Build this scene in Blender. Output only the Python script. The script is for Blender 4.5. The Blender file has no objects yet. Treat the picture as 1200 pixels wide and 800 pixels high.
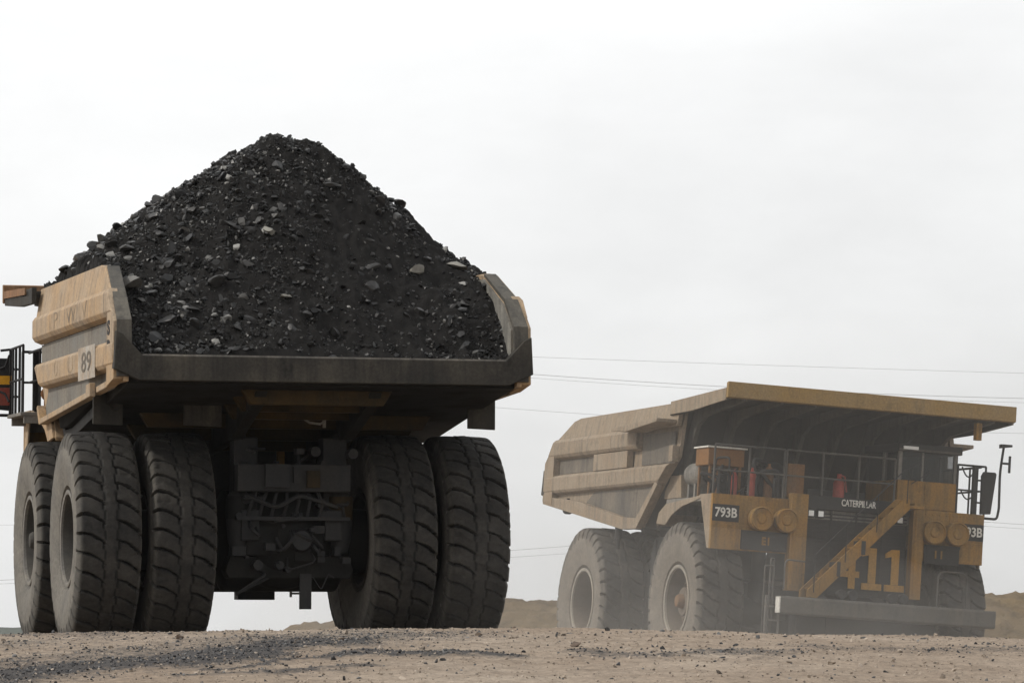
import bpy, math, random
import numpy as np
from mathutils import Vector, Matrix, noise as mnoise
R = math.radians
random.seed(7); rng = np.random.default_rng(7)
scene = bpy.context.scene
COL = scene.collection

# ------------------------------------------------------------------ camera, sky, sun, exposure
EYE = 1.2
cam_data = bpy.data.cameras.new('camera')
cam_data.sensor_width = 36.0
cam_data.lens = 150.0
cam_data.clip_start = 0.5
cam_data.clip_end = 20000
cam = bpy.data.objects.new('camera', cam_data)
COL.objects.link(cam)
cam.location = (0, 0, EYE)
cam.rotation_euler = (R(90) + math.atan(342 / 5000), 0, 0)
scene.camera = cam

SUN_DIR = Vector((-0.74, -0.16, 0.62)).normalized()
SUN_EL = math.asin(SUN_DIR.z)
SUN_AZ = math.atan2(SUN_DIR.x, SUN_DIR.y)
world = bpy.data.worlds.new('World')
scene.world = world
world.use_nodes = True
wn = world.node_tree.nodes; wl = world.node_tree.links
wn.clear()
w_out = wn.new('ShaderNodeOutputWorld')
w_bg = wn.new('ShaderNodeBackground'); w_bg.inputs['Strength'].default_value = 0.1
w_sky = wn.new('ShaderNodeTexSky'); w_sky.sky_type = 'NISHITA'; w_sky.sun_disc = False
w_sky.sun_elevation = SUN_EL; w_sky.sun_rotation = SUN_AZ
w_co = wn.new('ShaderNodeTexCoord')
w_sep = wn.new('ShaderNodeSeparateXYZ')
wl.new(w_co.outputs['Generated'], w_sep.inputs[0])
w_noise = wn.new('ShaderNodeTexNoise'); w_noise.inputs['Scale'].default_value = 7.0
w_noise.inputs['Detail'].default_value = 6; w_noise.inputs['Roughness'].default_value = 0.6
w_map = wn.new('ShaderNodeMapping'); w_map.inputs['Scale'].default_value = (1, 1, 2.6)
wl.new(w_co.outputs['Generated'], w_map.inputs[0]); wl.new(w_map.outputs[0], w_noise.inputs['Vector'])
# cloud deck luminance: brighter overhead and towards the veiled sun on the left
w_h = wn.new('ShaderNodeMapRange'); w_h.inputs['From Min'].default_value = 0.0; w_h.inputs['From Max'].default_value = 0.17
w_h.inputs['To Min'].default_value = 7.6; w_h.inputs['To Max'].default_value = 10.9; w_h.clamp = True
wl.new(w_sep.outputs['Z'], w_h.inputs['Value'])
w_x = wn.new('ShaderNodeMapRange'); w_x.inputs['From Min'].default_value = -0.15; w_x.inputs['From Max'].default_value = 0.15
w_x.inputs['To Min'].default_value = 0.35; w_x.inputs['To Max'].default_value = -0.45; w_x.clamp = True
wl.new(w_sep.outputs['X'], w_x.inputs['Value'])
w_n2 = wn.new('ShaderNodeMapRange'); w_n2.inputs['From Min'].default_value = 0.3; w_n2.inputs['From Max'].default_value = 0.7
w_n2.inputs['To Min'].default_value = -0.75; w_n2.inputs['To Max'].default_value = 0.75
wl.new(w_noise.outputs['Fac'], w_n2.inputs['Value'])
w_a = wn.new('ShaderNodeMath'); w_a.operation = 'ADD'; wl.new(w_h.outputs[0], w_a.inputs[0]); wl.new(w_x.outputs[0], w_a.inputs[1])
w_b = wn.new('ShaderNodeMath'); w_b.operation = 'ADD'; wl.new(w_a.outputs[0], w_b.inputs[0]); wl.new(w_n2.outputs[0], w_b.inputs[1])
w_cloud = wn.new('ShaderNodeVectorMath'); w_cloud.operation = 'SCALE'
w_cloud.inputs[0].default_value = (0.995, 1.0, 1.0)
wl.new(w_b.outputs[0], w_cloud.inputs['Scale'])
w_mix = wn.new('ShaderNodeMix'); w_mix.data_type = 'RGBA'; w_mix.inputs['Factor'].default_value = 0.965
wl.new(w_sky.outputs[0], w_mix.inputs['A']); wl.new(w_cloud.outputs[0], w_mix.inputs['B'])
wl.new(w_mix.outputs['Result'], w_bg.inputs['Color']); wl.new(w_bg.outputs[0], w_out.inputs['Surface'])

sun_data = bpy.data.lights.new('sun', 'SUN'); sun_data.energy = 2.3; sun_data.angle = R(2.5); sun_data.color = (1.0, 0.95, 0.87)
sun = bpy.data.objects.new('sun', sun_data); COL.objects.link(sun)
sun.rotation_euler = SUN_DIR.to_track_quat('Z', 'Y').to_euler()
sun.location = (-60, 40, 80)

vs = scene.view_settings
vs.view_transform = 'Standard'; vs.look = 'None'; vs.gamma = 1.0; vs.exposure = 0.0; vs.use_curve_mapping = False
scene.cycles.volume_bounces = 1
scene.cycles.volume_max_steps = 256

# ------------------------------------------------------------------ materials
def new_mat(name):
    m = bpy.data.materials.new(name); m.use_nodes = True
    nt = m.node_tree; nt.nodes.clear()
    out = nt.nodes.new('ShaderNodeOutputMaterial'); b = nt.nodes.new('ShaderNodeBsdfPrincipled')
    nt.links.new(b.outputs[0], out.inputs['Surface'])
    return m, nt, b
def nd(nt, t, **k):
    n = nt.nodes.new(t)
    for a, v in k.items(): setattr(n, a, v)
    return n
def noise_node(nt, vec, scale, detail=5, rough=0.6, stretch=None):
    n = nd(nt, 'ShaderNodeTexNoise'); n.inputs['Scale'].default_value = scale
    n.inputs['Detail'].default_value = detail; n.inputs['Roughness'].default_value = rough
    if stretch:
        mp = nd(nt, 'ShaderNodeMapping'); mp.inputs['Scale'].default_value = stretch
        nt.links.new(vec, mp.inputs[0]); vec = mp.outputs[0]
    nt.links.new(vec, n.inputs['Vector']); return n.outputs['Fac']
def ramp(nt, fac, lo, hi, a=0.0, b=1.0):
    n = nd(nt, 'ShaderNodeMapRange'); n.clamp = True
    n.inputs['From Min'].default_value = lo; n.inputs['From Max'].default_value = hi
    n.inputs['To Min'].default_value = a; n.inputs['To Max'].default_value = b
    nt.links.new(fac, n.inputs['Value']); return n.outputs[0]
def mix(nt, fac, a, b, mode='MIX'):
    n = nd(nt, 'ShaderNodeMix', data_type='RGBA', blend_type=mode)
    for s, v in (('Factor', fac), ('A', a), ('B', b)):
        if hasattr(v, 'is_linked'): nt.links.new(v, n.inputs[s])
        elif s == 'Factor': n.inputs[s].default_value = v
        else: n.inputs[s].default_value = (*v, 1)
    return n.outputs['Result']
def bump(nt, b, h, strength, dist):
    n = nd(nt, 'ShaderNodeBump'); n.inputs['Strength'].default_value = strength; n.inputs['Distance'].default_value = dist
    nt.links.new(h, n.inputs['Height']); nt.links.new(n.outputs[0], b.inputs['Normal'])

def painted(name, base, dirt, lo=0.4, hi=0.65, rough=0.75, scale=1.1, dark=None, streak=True, metallic=0.0, bmp=0.15, spec=0.25, stain=0.55):
    """worn, dusty painted steel: paint, caked dust in patches, rain streaks, fine speckle"""
    m, nt, b = new_mat(name)
    co = nd(nt, 'ShaderNodeTexCoord').outputs['Object']
    patch = ramp(nt, noise_node(nt, co, scale, 6, 0.65), lo, hi)
    c = mix(nt, patch, base, dirt)
    if streak:
        s = ramp(nt, noise_node(nt, co, 3.0, 5, 0.6, (2.2, 2.2, 0.22)), 0.47, 0.70, 0, 0.75)
        c = mix(nt, s, c, dark or tuple(v * 0.55 for v in base))
    st = ramp(nt, noise_node(nt, co, 2.3, 7, 0.75, (1, 1, 0.6)), 0.54, 0.68, 0, stain)
    c = mix(nt, st, c, tuple(v * 0.4 for v in (dark or base)))
    spk = ramp(nt, noise_node(nt, co, 22, 5, 0.75), 0.28, 0.75, 0.68, 1.22)
    v = nd(nt, 'ShaderNodeVectorMath', operation='SCALE'); nt.links.new(c, v.inputs[0]); nt.links.new(spk, v.inputs['Scale'])
    nt.links.new(v.outputs[0], b.inputs['Base Color'])
    nt.links.new(ramp(nt, patch, 0, 1, rough - 0.12, min(1, rough + 0.15)), b.inputs['Roughness'])
    b.inputs['Metallic'].default_value = metallic
    b.inputs['Specular IOR Level'].default_value = spec
    bump(nt, b, noise_node(nt, co, 9, 5, 0.65), bmp, 0.03)
    return m

DUST = (0.36, 0.30, 0.235)
M = {}
M['body_tan'] = painted('dusty_tan_paint', (0.40, 0.255, 0.125), (0.36, 0.28, 0.20), 0.28, 0.6, dark=(0.18, 0.145, 0.11))
M['body_dust'] = painted('dust_coated_paint', (0.225, 0.158, 0.096), (0.265, 0.212, 0.155), 0.25, 0.55, dark=(0.15, 0.125, 0.10), bmp=0.3)
M['recess_dark'] = painted('recess_shade_and_digits', (0.10, 0.088, 0.072), (0.17, 0.145, 0.115), 0.35, 0.65, dark=(0.07, 0.062, 0.055))  # shade painted into the empty truck's recesses; also colours the dark digits
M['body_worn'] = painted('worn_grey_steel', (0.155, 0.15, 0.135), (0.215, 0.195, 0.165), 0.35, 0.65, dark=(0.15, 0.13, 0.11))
M['yellow'] = painted('dirty_yellow_paint', (0.27, 0.13, 0.013), (0.20, 0.125, 0.045), 0.38, 0.72, dark=(0.10, 0.065, 0.028))
M['digit_yellow'] = painted('bright_number_paint', (0.42, 0.21, 0.02), (0.26, 0.16, 0.05), 0.45, 0.8)
M['fascia'] = painted('ochre_paint', (0.25, 0.155, 0.048), (0.23, 0.17, 0.095), 0.42, 0.75, dark=(0.25, 0.16, 0.06))
M['under'] = painted('grimy_shaded_underside', (0.012, 0.0115, 0.011), (0.024, 0.022, 0.019), 0.45, 0.75, dark=(0.012, 0.012, 0.011), spec=0.12)  # grime plus shade painted into the colour beneath the trucks
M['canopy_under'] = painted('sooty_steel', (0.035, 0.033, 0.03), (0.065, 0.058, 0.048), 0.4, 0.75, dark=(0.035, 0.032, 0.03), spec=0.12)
M['lip'] = painted('coal_blackened_steel', (0.036, 0.033, 0.029), (0.085, 0.076, 0.062), 0.42, 0.75, dark=(0.02, 0.02, 0.019), spec=0.12)
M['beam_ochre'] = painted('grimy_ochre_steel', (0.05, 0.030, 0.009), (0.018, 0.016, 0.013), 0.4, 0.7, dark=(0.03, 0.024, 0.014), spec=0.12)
M['grey'] = painted('grey_steel', (0.14, 0.135, 0.125), (0.23, 0.21, 0.18), 0.35, 0.7, dark=(0.09, 0.085, 0.08))
M['dark'] = painted('dark_steel', (0.018, 0.018, 0.019), (0.042, 0.038, 0.034), 0.45, 0.8, dark=(0.02, 0.02, 0.02))
M['black'] = painted('black_paint', (0.012, 0.012, 0.013), (0.03, 0.028, 0.026), 0.5, 0.85, streak=False)
M['rail'] = painted('dull_rail_steel', (0.06, 0.057, 0.053), (0.11, 0.10, 0.085), 0.4, 0.7, streak=False)
M['white'] = painted('dusty_white_paint', (0.62, 0.60, 0.55), (0.42, 0.37, 0.3), 0.5, 0.85, streak=False, bmp=0.03)
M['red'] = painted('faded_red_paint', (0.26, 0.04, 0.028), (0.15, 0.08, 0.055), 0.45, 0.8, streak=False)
M['orange'] = painted('orange_paint', (0.19, 0.085, 0.02), (0.13, 0.095, 0.065), 0.45, 0.8, streak=False)
M['rust'] = painted('rusted_steel', (0.23, 0.10, 0.035), (0.2, 0.14, 0.09), 0.4, 0.7)
M['amber'] = painted('amber_reflection_paint', (0.6, 0.3, 0.02), (0.4, 0.25, 0.08), 0.5, 0.85, 0.4, streak=False)  # tint of the amber reflection painted on the mirror
M['rim_dark'] = painted('blackened_rim_steel', (0.035, 0.033, 0.03), (0.075, 0.068, 0.058), 0.35, 0.65, streak=False)
M['liner'] = painted('coal_scoured_liner', (0.16, 0.155, 0.14), (0.27, 0.255, 0.225), 0.35, 0.65, dark=(0.04, 0.04, 0.04))
M['bumper_steel'] = painted('bumper_steel', (0.07, 0.067, 0.061), (0.12, 0.108, 0.09), 0.35, 0.7, dark=(0.07, 0.068, 0.064))
M['edge_steel'] = painted('scraped_edge_steel', (0.045, 0.042, 0.037), (0.12, 0.11, 0.093), 0.35, 0.65, dark=(0.04, 0.038, 0.035))
M['rib'] = painted('dusty_rib_steel', (0.06, 0.056, 0.05), (0.10, 0.09, 0.075), 0.35, 0.65)
M['grime'] = painted('faded_lettering', (0.13, 0.105, 0.08), (0.33, 0.25, 0.165), 0.38, 0.56, streak=False)
M['panel_pale'] = painted('pale_scuffed_panel', (0.42, 0.40, 0.36), (0.32, 0.25, 0.185), 0.4, 0.6)
M['ring'] = painted('dusty_rim_ring', (0.22, 0.20, 0.17), (0.32, 0.28, 0.225), 0.35, 0.65, streak=False)
M['rim'] = painted('dusty_rim_steel', (0.085, 0.066, 0.05), (0.15, 0.12, 0.092), 0.35, 0.65, streak=False)

def rubber(name, dusty):
    m, nt, b = new_mat(name)
    co = nd(nt, 'ShaderNodeTexCoord').outputs['Object']
    at = nd(nt, 'ShaderNodeAttribute', attribute_name='sidewall')
    p = ramp(nt, noise_node(nt, co, 2.0, 6, 0.7), 0.35, 0.7)
    tread = mix(nt, p, (0.018, 0.0173, 0.0165), (0.046, 0.042, 0.037) if not dusty else (0.075, 0.066, 0.055))
    side = mix(nt, p, (0.115, 0.108, 0.097) if not dusty else (0.125, 0.11, 0.092), (0.19, 0.175, 0.15) if not dusty else (0.195, 0.168, 0.136))
    gv = nd(nt, 'ShaderNodeAttribute', attribute_name='groove')
    tread = mix(nt, gv.outputs['Fac'], tread, (0.008, 0.0078, 0.0075) if not dusty else (0.035, 0.031, 0.026))
    c = mix(nt, at.outputs['Fac'], tread, side)
    spk = ramp(nt, noise_node(nt, co, 14, 5, 0.75), 0.3, 0.75, 0.7, 1.25)
    v = nd(nt, 'ShaderNodeVectorMath', operation='SCALE'); nt.links.new(c, v.inputs[0]); nt.links.new(spk, v.inputs['Scale'])
    nt.links.new(v.outputs[0], b.inputs['Base Color'])
    b.inputs['Roughness'].default_value = 0.85; b.inputs['Specular IOR Level'].default_value = 0.25
    bump(nt, b, noise_node(nt, co, 12, 6, 0.7), 0.35, 0.03)
    return m
M['rubber'] = rubber('coal_dark_rubber', False)
M['rubber_dusty'] = rubber('dust_caked_rubber', True)

m, nt, b = new_mat('cab_glass')
b.inputs['Base Color'].default_value = (0.03, 0.035, 0.035, 1); b.inputs['Roughness'].default_value = 0.1
b.inputs['Alpha'].default_value = 0.35; b.inputs['Specular IOR Level'].default_value = 0.3
M['glass'] = m
m, nt, b = new_mat('lamp_lens')
b.inputs['Base Color'].default_value = (0.75, 0.75, 0.72, 1); b.inputs['Roughness'].default_value = 0.25
M['lens'] = m

def rock_mat(name, cols, pos, rough, bscale=10, bstr=0.5, spec=0.4):
    m, nt, b = new_mat(name)
    co = nd(nt, 'ShaderNodeTexCoord').outputs['Object']
    g = nd(nt, 'ShaderNodeNewGeometry')
    r = nd(nt, 'ShaderNodeValToRGB')
    el = r.color_ramp.elements
    while len(el) < len(cols): el.new(0.5)
    for e, c, p in zip(el, cols, pos): e.position = p; e.color = (*c, 1)
    nt.links.new(g.outputs['Random Per Island'], r.inputs[0])
    spk = ramp(nt, noise_node(nt, co, bscale, 5, 0.75), 0.3, 0.72, 0.62, 1.3)
    v = nd(nt, 'ShaderNodeVectorMath', operation='SCALE'); nt.links.new(r.outputs[0], v.inputs[0]); nt.links.new(spk, v.inputs['Scale'])
    nt.links.new(v.outputs[0], b.inputs['Base Color'])
    b.inputs['Roughness'].default_value = rough; b.inputs['Specular IOR Level'].default_value = spec
    bump(nt, b, noise_node(nt, co, bscale * 2, 5, 0.7), bstr, 0.02)
    return m
M['coal'] = rock_mat('coal', [(0.005, 0.005, 0.0053), (0.011, 0.0108, 0.0107), (0.03, 0.029, 0.028), (0.24, 0.235, 0.22)], [0, 0.6, 0.9, 1], 0.36, 6, 0.25, 0.32)
M['coal_fines'] = rock_mat('coal_fines', [(0.0135, 0.0128, 0.0123), (0.0135, 0.0128, 0.0123)], [0, 1], 0.9, 5, 0.9, 0.08)
M['pale_rock'] = rock_mat('pale_shale', [(0.12, 0.115, 0.10), (0.2, 0.19, 0.165)], [0, 1], 0.6)
M['grey_rock'] = rock_mat('grey_shale', [(0.06, 0.058, 0.055), (0.12, 0.115, 0.105)], [0, 1], 0.5)
M['gravel'] = rock_mat('gravel', [(0.06, 0.05, 0.042), (0.2, 0.16, 0.125), (0.28, 0.23, 0.18), (0.36, 0.30, 0.245)], [0, 0.12, 0.4, 1], 0.85)
M['coal_gravel'] = rock_mat('spilled_coal', [(0.012, 0.012, 0.014), (0.04, 0.04, 0.042), (0.16, 0.155, 0.15)], [0, 0.8, 1], 0.55)
M['brown_rock'] = rock_mat('brown_rock', [(0.06, 0.042, 0.032), (0.1, 0.07, 0.05)], [0, 1], 0.8)

# ground: pale haul-road dust with coal spilled in streaks (streak mask stored on the vertices)
m, nt, b = new_mat('haul_road_dirt')
co = nd(nt, 'ShaderNodeTexCoord').outputs['Object']
n1 = ramp(nt, noise_node(nt, co, 0.35, 6, 0.65, (1, 0.35, 1)), 0.35, 0.65)
c = mix(nt, n1, (0.262, 0.203, 0.152), (0.335, 0.275, 0.217))
n2 = ramp(nt, noise_node(nt, co, 1.6, 6, 0.7, (0.6, 1, 1)), 0.42, 0.68, 0, 0.7)
c = mix(nt, n2, c, (0.195, 0.15, 0.112))
n3 = ramp(nt, noise_node(nt, co, 11, 7, 0.85, (1, 0.55, 1)), 0.3, 0.72, 0.52, 1.32)
at = nd(nt, 'ShaderNodeAttribute', attribute_name='coal')
brk = ramp(nt, noise_node(nt, co, 7, 7, 0.8, (1, 0.6, 1)), 0.25, 0.72, -0.6, 0.55)
ad = nd(nt, 'ShaderNodeMath', operation='ADD'); nt.links.new(at.outputs['Fac'], ad.inputs[0]); nt.links.new(brk, ad.inputs[1])
cm = ramp(nt, ad.outputs[0], 0.2, 0.8, 0, 0.92)
c = mix(nt, cm, c, (0.048, 0.047, 0.049))
v = nd(nt, 'ShaderNodeVectorMath', operation='SCALE'); nt.links.new(c, v.inputs[0]); nt.links.new(n3, v.inputs['Scale'])
nt.links.new(v.outputs[0], b.inputs['Base Color']); b.inputs['Roughness'].default_value = 0.95
b.inputs['Specular IOR Level'].default_value = 0.15
bump(nt, b, noise_node(nt, co, 14, 6, 0.75), 0.6, 0.04)
M['ground'] = m

def soil(name, a, bb, scale):
    m, nt, b = new_mat(name)
    co = nd(nt, 'ShaderNodeTexCoord').outputs['Object']
    c = mix(nt, ramp(nt, noise_node(nt, co, scale, 7, 0.7), 0.35, 0.66), a, bb)
    c = mix(nt, ramp(nt, noise_node(nt, co, scale * 6, 5, 0.7), 0.45, 0.7, 0, 0.6), c, tuple(x * 0.5 for x in a))
    nt.links.new(c, b.inputs['Base Color']); b.inputs['Roughness'].default_value = 0.95; b.inputs['Specular IOR Level'].default_value = 0.1
    bump(nt, b, noise_node(nt, co, scale * 8, 6, 0.7), 0.8, 0.3)
    return m
M['berm'] = soil('berm_soil', (0.11, 0.08, 0.05), (0.17, 0.125, 0.07), 0.22)
M['hill'] = soil('far_scrub', (0.035, 0.045, 0.035), (0.06, 0.07, 0.05), 0.01)
m, nt, b = new_mat('wire'); b.inputs['Base Color'].default_value = (0.3, 0.3, 0.31, 1); b.inputs['Roughness'].default_value = 0.6; b.inputs['Metallic'].default_value = 0.3
M['wire'] = m

def volume_mat(name, density, color, ani=0.3, plume=False):
    m = bpy.data.materials.new(name); m.use_nodes = True
    nt = m.node_tree; nt.nodes.clear()
    out = nt.nodes.new('ShaderNodeOutputMaterial'); p = nt.nodes.new('ShaderNodeVolumePrincipled')
    p.inputs['Density'].default_value = density
    if plume:
        co = nt.nodes.new('ShaderNodeTexCoord').outputs['Object']
        n = noise_node(nt, co, 0.28, 5, 0.6, (1, 0.5, 1.3))
        nt.links.new(ramp(nt, n, 0.40, 0.62, density * 0.12, density * 2.4), p.inputs['Density'])
    p.inputs['Color'].default_value = (*color, 1); p.inputs['Anisotropy'].default_value = ani
    nt.links.new(p.outputs[0], out.inputs['Volume'])
    return m

# ------------------------------------------------------------------ mesh builder
class MB:
    def __init__(s): s.v = []; s.f = []
    def add(s, verts, faces):
        o = len(s.v); s.v += [tuple(p) for p in verts]; s.f += [tuple(i + o for i in f) for f in faces]; return s
    def box(s, x0, x1, y0, y1, z0, z1):
        return s.add([(x0, y0, z0), (x1, y0, z0), (x1, y1, z0), (x0, y1, z0), (x0, y0, z1), (x1, y0, z1), (x1, y1, z1), (x0, y1, z1)],
                     [(0, 3, 2, 1), (4, 5, 6, 7), (0, 1, 5, 4), (1, 2, 6, 5), (2, 3, 7, 6), (3, 0, 4, 7)])
    def prism(s, poly, axis, a, b):
        """extrude a 2D polygon along axis: 'y' polygon is (x,z); 'x' polygon is (y,z); 'z' polygon is (x,y); a, b numbers or functions of (u,v)"""
        n = len(poly)
        def pt(p, t):
            t = t(*p) if callable(t) else t
            return {'y': (p[0], t, p[1]), 'x': (t, p[0], p[1]), 'z': (p[0], p[1], t)}[axis]
        vs = [pt(p, a) for p in poly] + [pt(p, b) for p in poly]
        fs = [tuple(range(n - 1, -1, -1)), tuple(range(n, 2 * n))] + [(i, (i + 1) % n, n + (i + 1) % n, n + i) for i in range(n)]
        return s.add(vs, fs)
    def tube(s, pts, r, n=8, r2=None):
        pts = [Vector(p) for p in pts]; k = len(pts); vs = []; fs = []
        up = None
        for i, p in enumerate(pts):
            d = (pts[min(i + 1, k - 1)] - pts[max(i - 1, 0)]).normalized()
            if up is None: up = d.orthogonal().normalized()
            up = (up - d * up.dot(d)).normalized(); w = d.cross(up)
            rr = r if r2 is None else r + (r2 - r) * i / (k - 1)
            vs += [p + (up * math.cos(2 * math.pi * j / n) + w * math.sin(2 * math.pi * j / n)) * rr for j in range(n)]
        for i in range(k - 1):
            for j in range(n): fs.append((i * n + j, i * n + (j + 1) % n, (i + 1) * n + (j + 1) % n, (i + 1) * n + j))
        fs += [tuple(range(n - 1, -1, -1)), tuple(range((k - 1) * n, k * n))]
        return s.add(vs, fs)
    def beam(s, p0, p1, w, h, up=(0, 0, 1)):
        p0, p1, up = Vector(p0), Vector(p1), Vector(up)
        d = (p1 - p0).normalized(); a = d.cross(up).normalized(); u = a.cross(d)
        vs = [p + a * sx * w / 2 + u * sz * h / 2 for p in (p0, p1) for sx, sz in ((-1, -1), (1, -1), (1, 1), (-1, 1))]
        return s.add(vs, [(0, 1, 2, 3), (7, 6, 5, 4), (0, 4, 5, 1), (1, 5, 6, 2), (2, 6, 7, 3), (3, 7, 4, 0)])
    def lathe(s, prof, axis, center, n=40, closed=True):
        """prof = [(along, radius)]"""
        k = len(prof); vs = []; fs = []
        for i in range(n):
            a = 2 * math.pi * i / n; c_, s_ = math.cos(a), math.sin(a)
            for t, r in prof:
                p = {'y': (r * c_, t, r * s_), 'x': (t, r * c_, r * s_), 'z': (r * c_, r * s_, t)}[axis]
                vs.append((p[0] + center[0], p[1] + center[1], p[2] + center[2]))
        for i in range(n):
            for j in range(k - 1):
                i2 = (i + 1) % n
                fs.append((i * k + j, i * k + j + 1, i2 * k + j + 1, i2 * k + j))
        return s.add(vs, fs)
    def cyl(s, p0, p1, r, n=20): return s.tube([p0, p1], r, n)
    def build(s, name, mat, parent=None, bevel=0.0, smooth=None):
        me = bpy.data.meshes.new(name); me.from_pydata(s.v, [], s.f); me.update()
        import bmesh
        bm = bmesh.new(); bm.from_mesh(me); bmesh.ops.recalc_face_normals(bm, faces=bm.faces); bm.to_mesh(me); bm.free()
        return link(name, me, mat, parent, bevel, smooth)
def link(name, me, mat, parent=None, bevel=0.0, smooth=None):
    if mat is not None and len(me.materials) == 0: me.materials.append(M[mat] if isinstance(mat, str) else mat)
    o = bpy.data.objects.new(name, me); COL.objects.link(o)
    if parent is not None: o.parent = parent
    if smooth is not None:
        for p in me.polygons: p.use_smooth = True
        me.set_sharp_from_angle(angle=R(smooth))
    if bevel:
        md = o.modifiers.new('bevel', 'BEVEL'); md.width = bevel; md.segments = 2; md.limit_method = 'ANGLE'; md.angle_limit = R(35)
    return o
def tag(o, label=None, cat=None, group=None, kind=None):
    for k, v in (('label', label), ('category', cat), ('group', group), ('kind', kind)):
        if v: o[k] = v
    return o
def np_mesh(name, verts, faces):
    verts = np.asarray(verts, np.float32); faces = np.asarray(faces, np.int32)
    me = bpy.data.meshes.new(name); k = faces.shape[1]
    me.vertices.add(len(verts)); me.vertices.foreach_set('co', verts.ravel())
    me.loops.add(faces.size); me.loops.foreach_set('vertex_index', faces.ravel())
    me.polygons.add(len(faces)); me.polygons.foreach_set('loop_start', np.arange(len(faces), dtype=np.int32) * k)
    me.update(calc_edges=True); me.validate()
    me.polygons.foreach_set('use_smooth', np.zeros(len(me.polygons), bool))
    return me
def text(name, s, mat, parent, loc, xdir, ydir, size, align='CENTER', extrude=0.006, bold=0.0, shear=0.0, sx=1.0):
    cu = bpy.data.curves.new(name, 'FONT'); cu.body = s; cu.size = size; cu.extrude = extrude; cu.offset = bold; cu.shear = shear
    cu.align_x = align; cu.align_y = 'CENTER'; cu.resolution_u = 3
    t = bpy.data.objects.new('tmp', cu); COL.objects.link(t)
    me = bpy.data.meshes.new_from_object(t.evaluated_get(bpy.context.evaluated_depsgraph_get()))
    bpy.data.objects.remove(t); me.name = name
    me.materials.clear()
    X, Y = Vector(xdir), Vector(ydir); Z = X.cross(Y)
    mt = Matrix((X * sx, Y, Z)).transposed().to_4x4(); mt.translation = Vector(loc)
    me.transform(mt)
    return link(name, me, mat, parent)

# value noise on arrays
def vnoise(x, y, seed=0):
    xi = np.floor(x).astype(np.int64); yi = np.floor(y).astype(np.int64); xf = x - xi; yf = y - yi
    def h(a, b):
        n = (a * 374761393 + b * 668265263 + seed * 1442695041) & 0xffffffff
        n = ((n ^ (n >> 13)) * 1274126177) & 0xffffffff
        return ((n ^ (n >> 16)) & 0xffff) / 65535.0
    u = xf * xf * (3 - 2 * xf); v_ = yf * yf * (3 - 2 * yf)
    return (h(xi, yi) * (1 - u) + h(xi + 1, yi) * u) * (1 - v_) + (h(xi, yi + 1) * (1 - u) + h(xi + 1, yi + 1) * u) * v_ - 0.5
def fbm(x, y, seed=0, octs=4, gain=0.5):
    r = 0; a = 1.0
    for i in range(octs):
        r = r + a * vnoise(x * 2 ** i + 17.3 * i, y * 2 ** i - 9.1 * i, seed + i); a *= gain
    return r
def sstep(x, a, b):
    t = np.clip((x - a) / (b - a), 0, 1); return t * t * (3 - 2 * t)

# ------------------------------------------------------------------ truck poses
T1_LOC, T1_ROT = Vector((-3.93, 71.6, 1.0)), (0.0, R(-0.9), R(104.4))
T2_LOC, T2_ROT = Vector((4.9, 101.7, -0.06)), (R(-3.8), 0.0, R(-72))
def pose_matrix(loc, rot):
    from mathutils import Euler
    return Matrix.Translation(loc) @ Euler(rot, 'XYZ').to_matrix().to_4x4()
MT1, MT2 = pose_matrix(T1_LOC, T1_ROT), pose_matrix(T2_LOC, T2_ROT)

# ------------------------------------------------------------------ the ground
n2 = MT2.to_3x3() @ Vector((0, 0, 1))
n1 = MT1.to_3x3() @ Vector((0, 0, 1))
def ground_z(x, y):
    x = np.asarray(x, float); y = np.asarray(y, float)
    crest = np.interp(x, [-30, -7.5, -4, 0, 3, 7.5, 30], [1.12, 1.185, 1.24, 1.255, 1.215, 1.09, 0.85])
    d = 62 - y
    near = crest - np.where(d < 22, 0.00095 * d * d, 0.00095 * 484 + 0.0418 * np.minimum(d - 22, 60))
    p1 = T1_LOC.z - (n1.x * (x - T1_LOC.x) + n1.y * (y - T1_LOC.y)) / n1.z
    p2 = T2_LOC.z - (n2.x * (x - T2_LOC.x) + n2.y * (y - T2_LOC.y)) / n2.z
    p1 = np.clip(p1, 0.5, 1.4); p2 = np.clip(p2, -1.1, 0.9)
    w1 = 1 - sstep(x, 0.5, 5.0)
    mid = p1 * w1 + (1 - w1) * np.minimum(crest - 0.25, 0.85)
    z = np.where(y < 62, near, crest + (mid - crest) * sstep(y, 62, 67.5))
    z = z + (p2 - z) * sstep(y, 81.5, 91)
    return z + (-1.0 - z) * sstep(y, 111, 130)
def spaced(lo, hi, step, far, g=1.18):
    a = list(np.arange(lo, hi + step * .5, step)); d = step
    while a[-1] < far[1]: d *= g; a.append(a[-1] + d)
    d = step
    while a[0] > far[0]: d *= g; a.insert(0, a[0] - d)
    return np.array(a)
gx = spaced(-9.5, 9.5, 0.05, (-6000, 6000)); gy = spaced(38, 66, 0.075, (-400, 9000), 1.12)
GX, GY = np.meshgrid(gx, gy)
GZ = ground_z(GX, GY)
near_w = np.exp(-np.maximum(0, np.abs(GX) - 40) / 30) * np.exp(-np.maximum(0, GY - 110) / 60)
rut = 0.012 * np.abs(fbm(GX * 9, GY * 7, 13, 3, 0.7)) + 0.035 * fbm(GX * 0.45 + GY * 0.04, GY * 0.1, 3, 3) + 0.03 * fbm(GX * 1.1, GY * 0.5, 5, 4) + 0.024 * fbm(GX * 5, GY * 4, 9, 3)
quiet = 1 - 0.9 * sstep(GY, 66, 69) * (1 - sstep(GY, 108, 116))
GZ = GZ + rut * near_w * quiet
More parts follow.
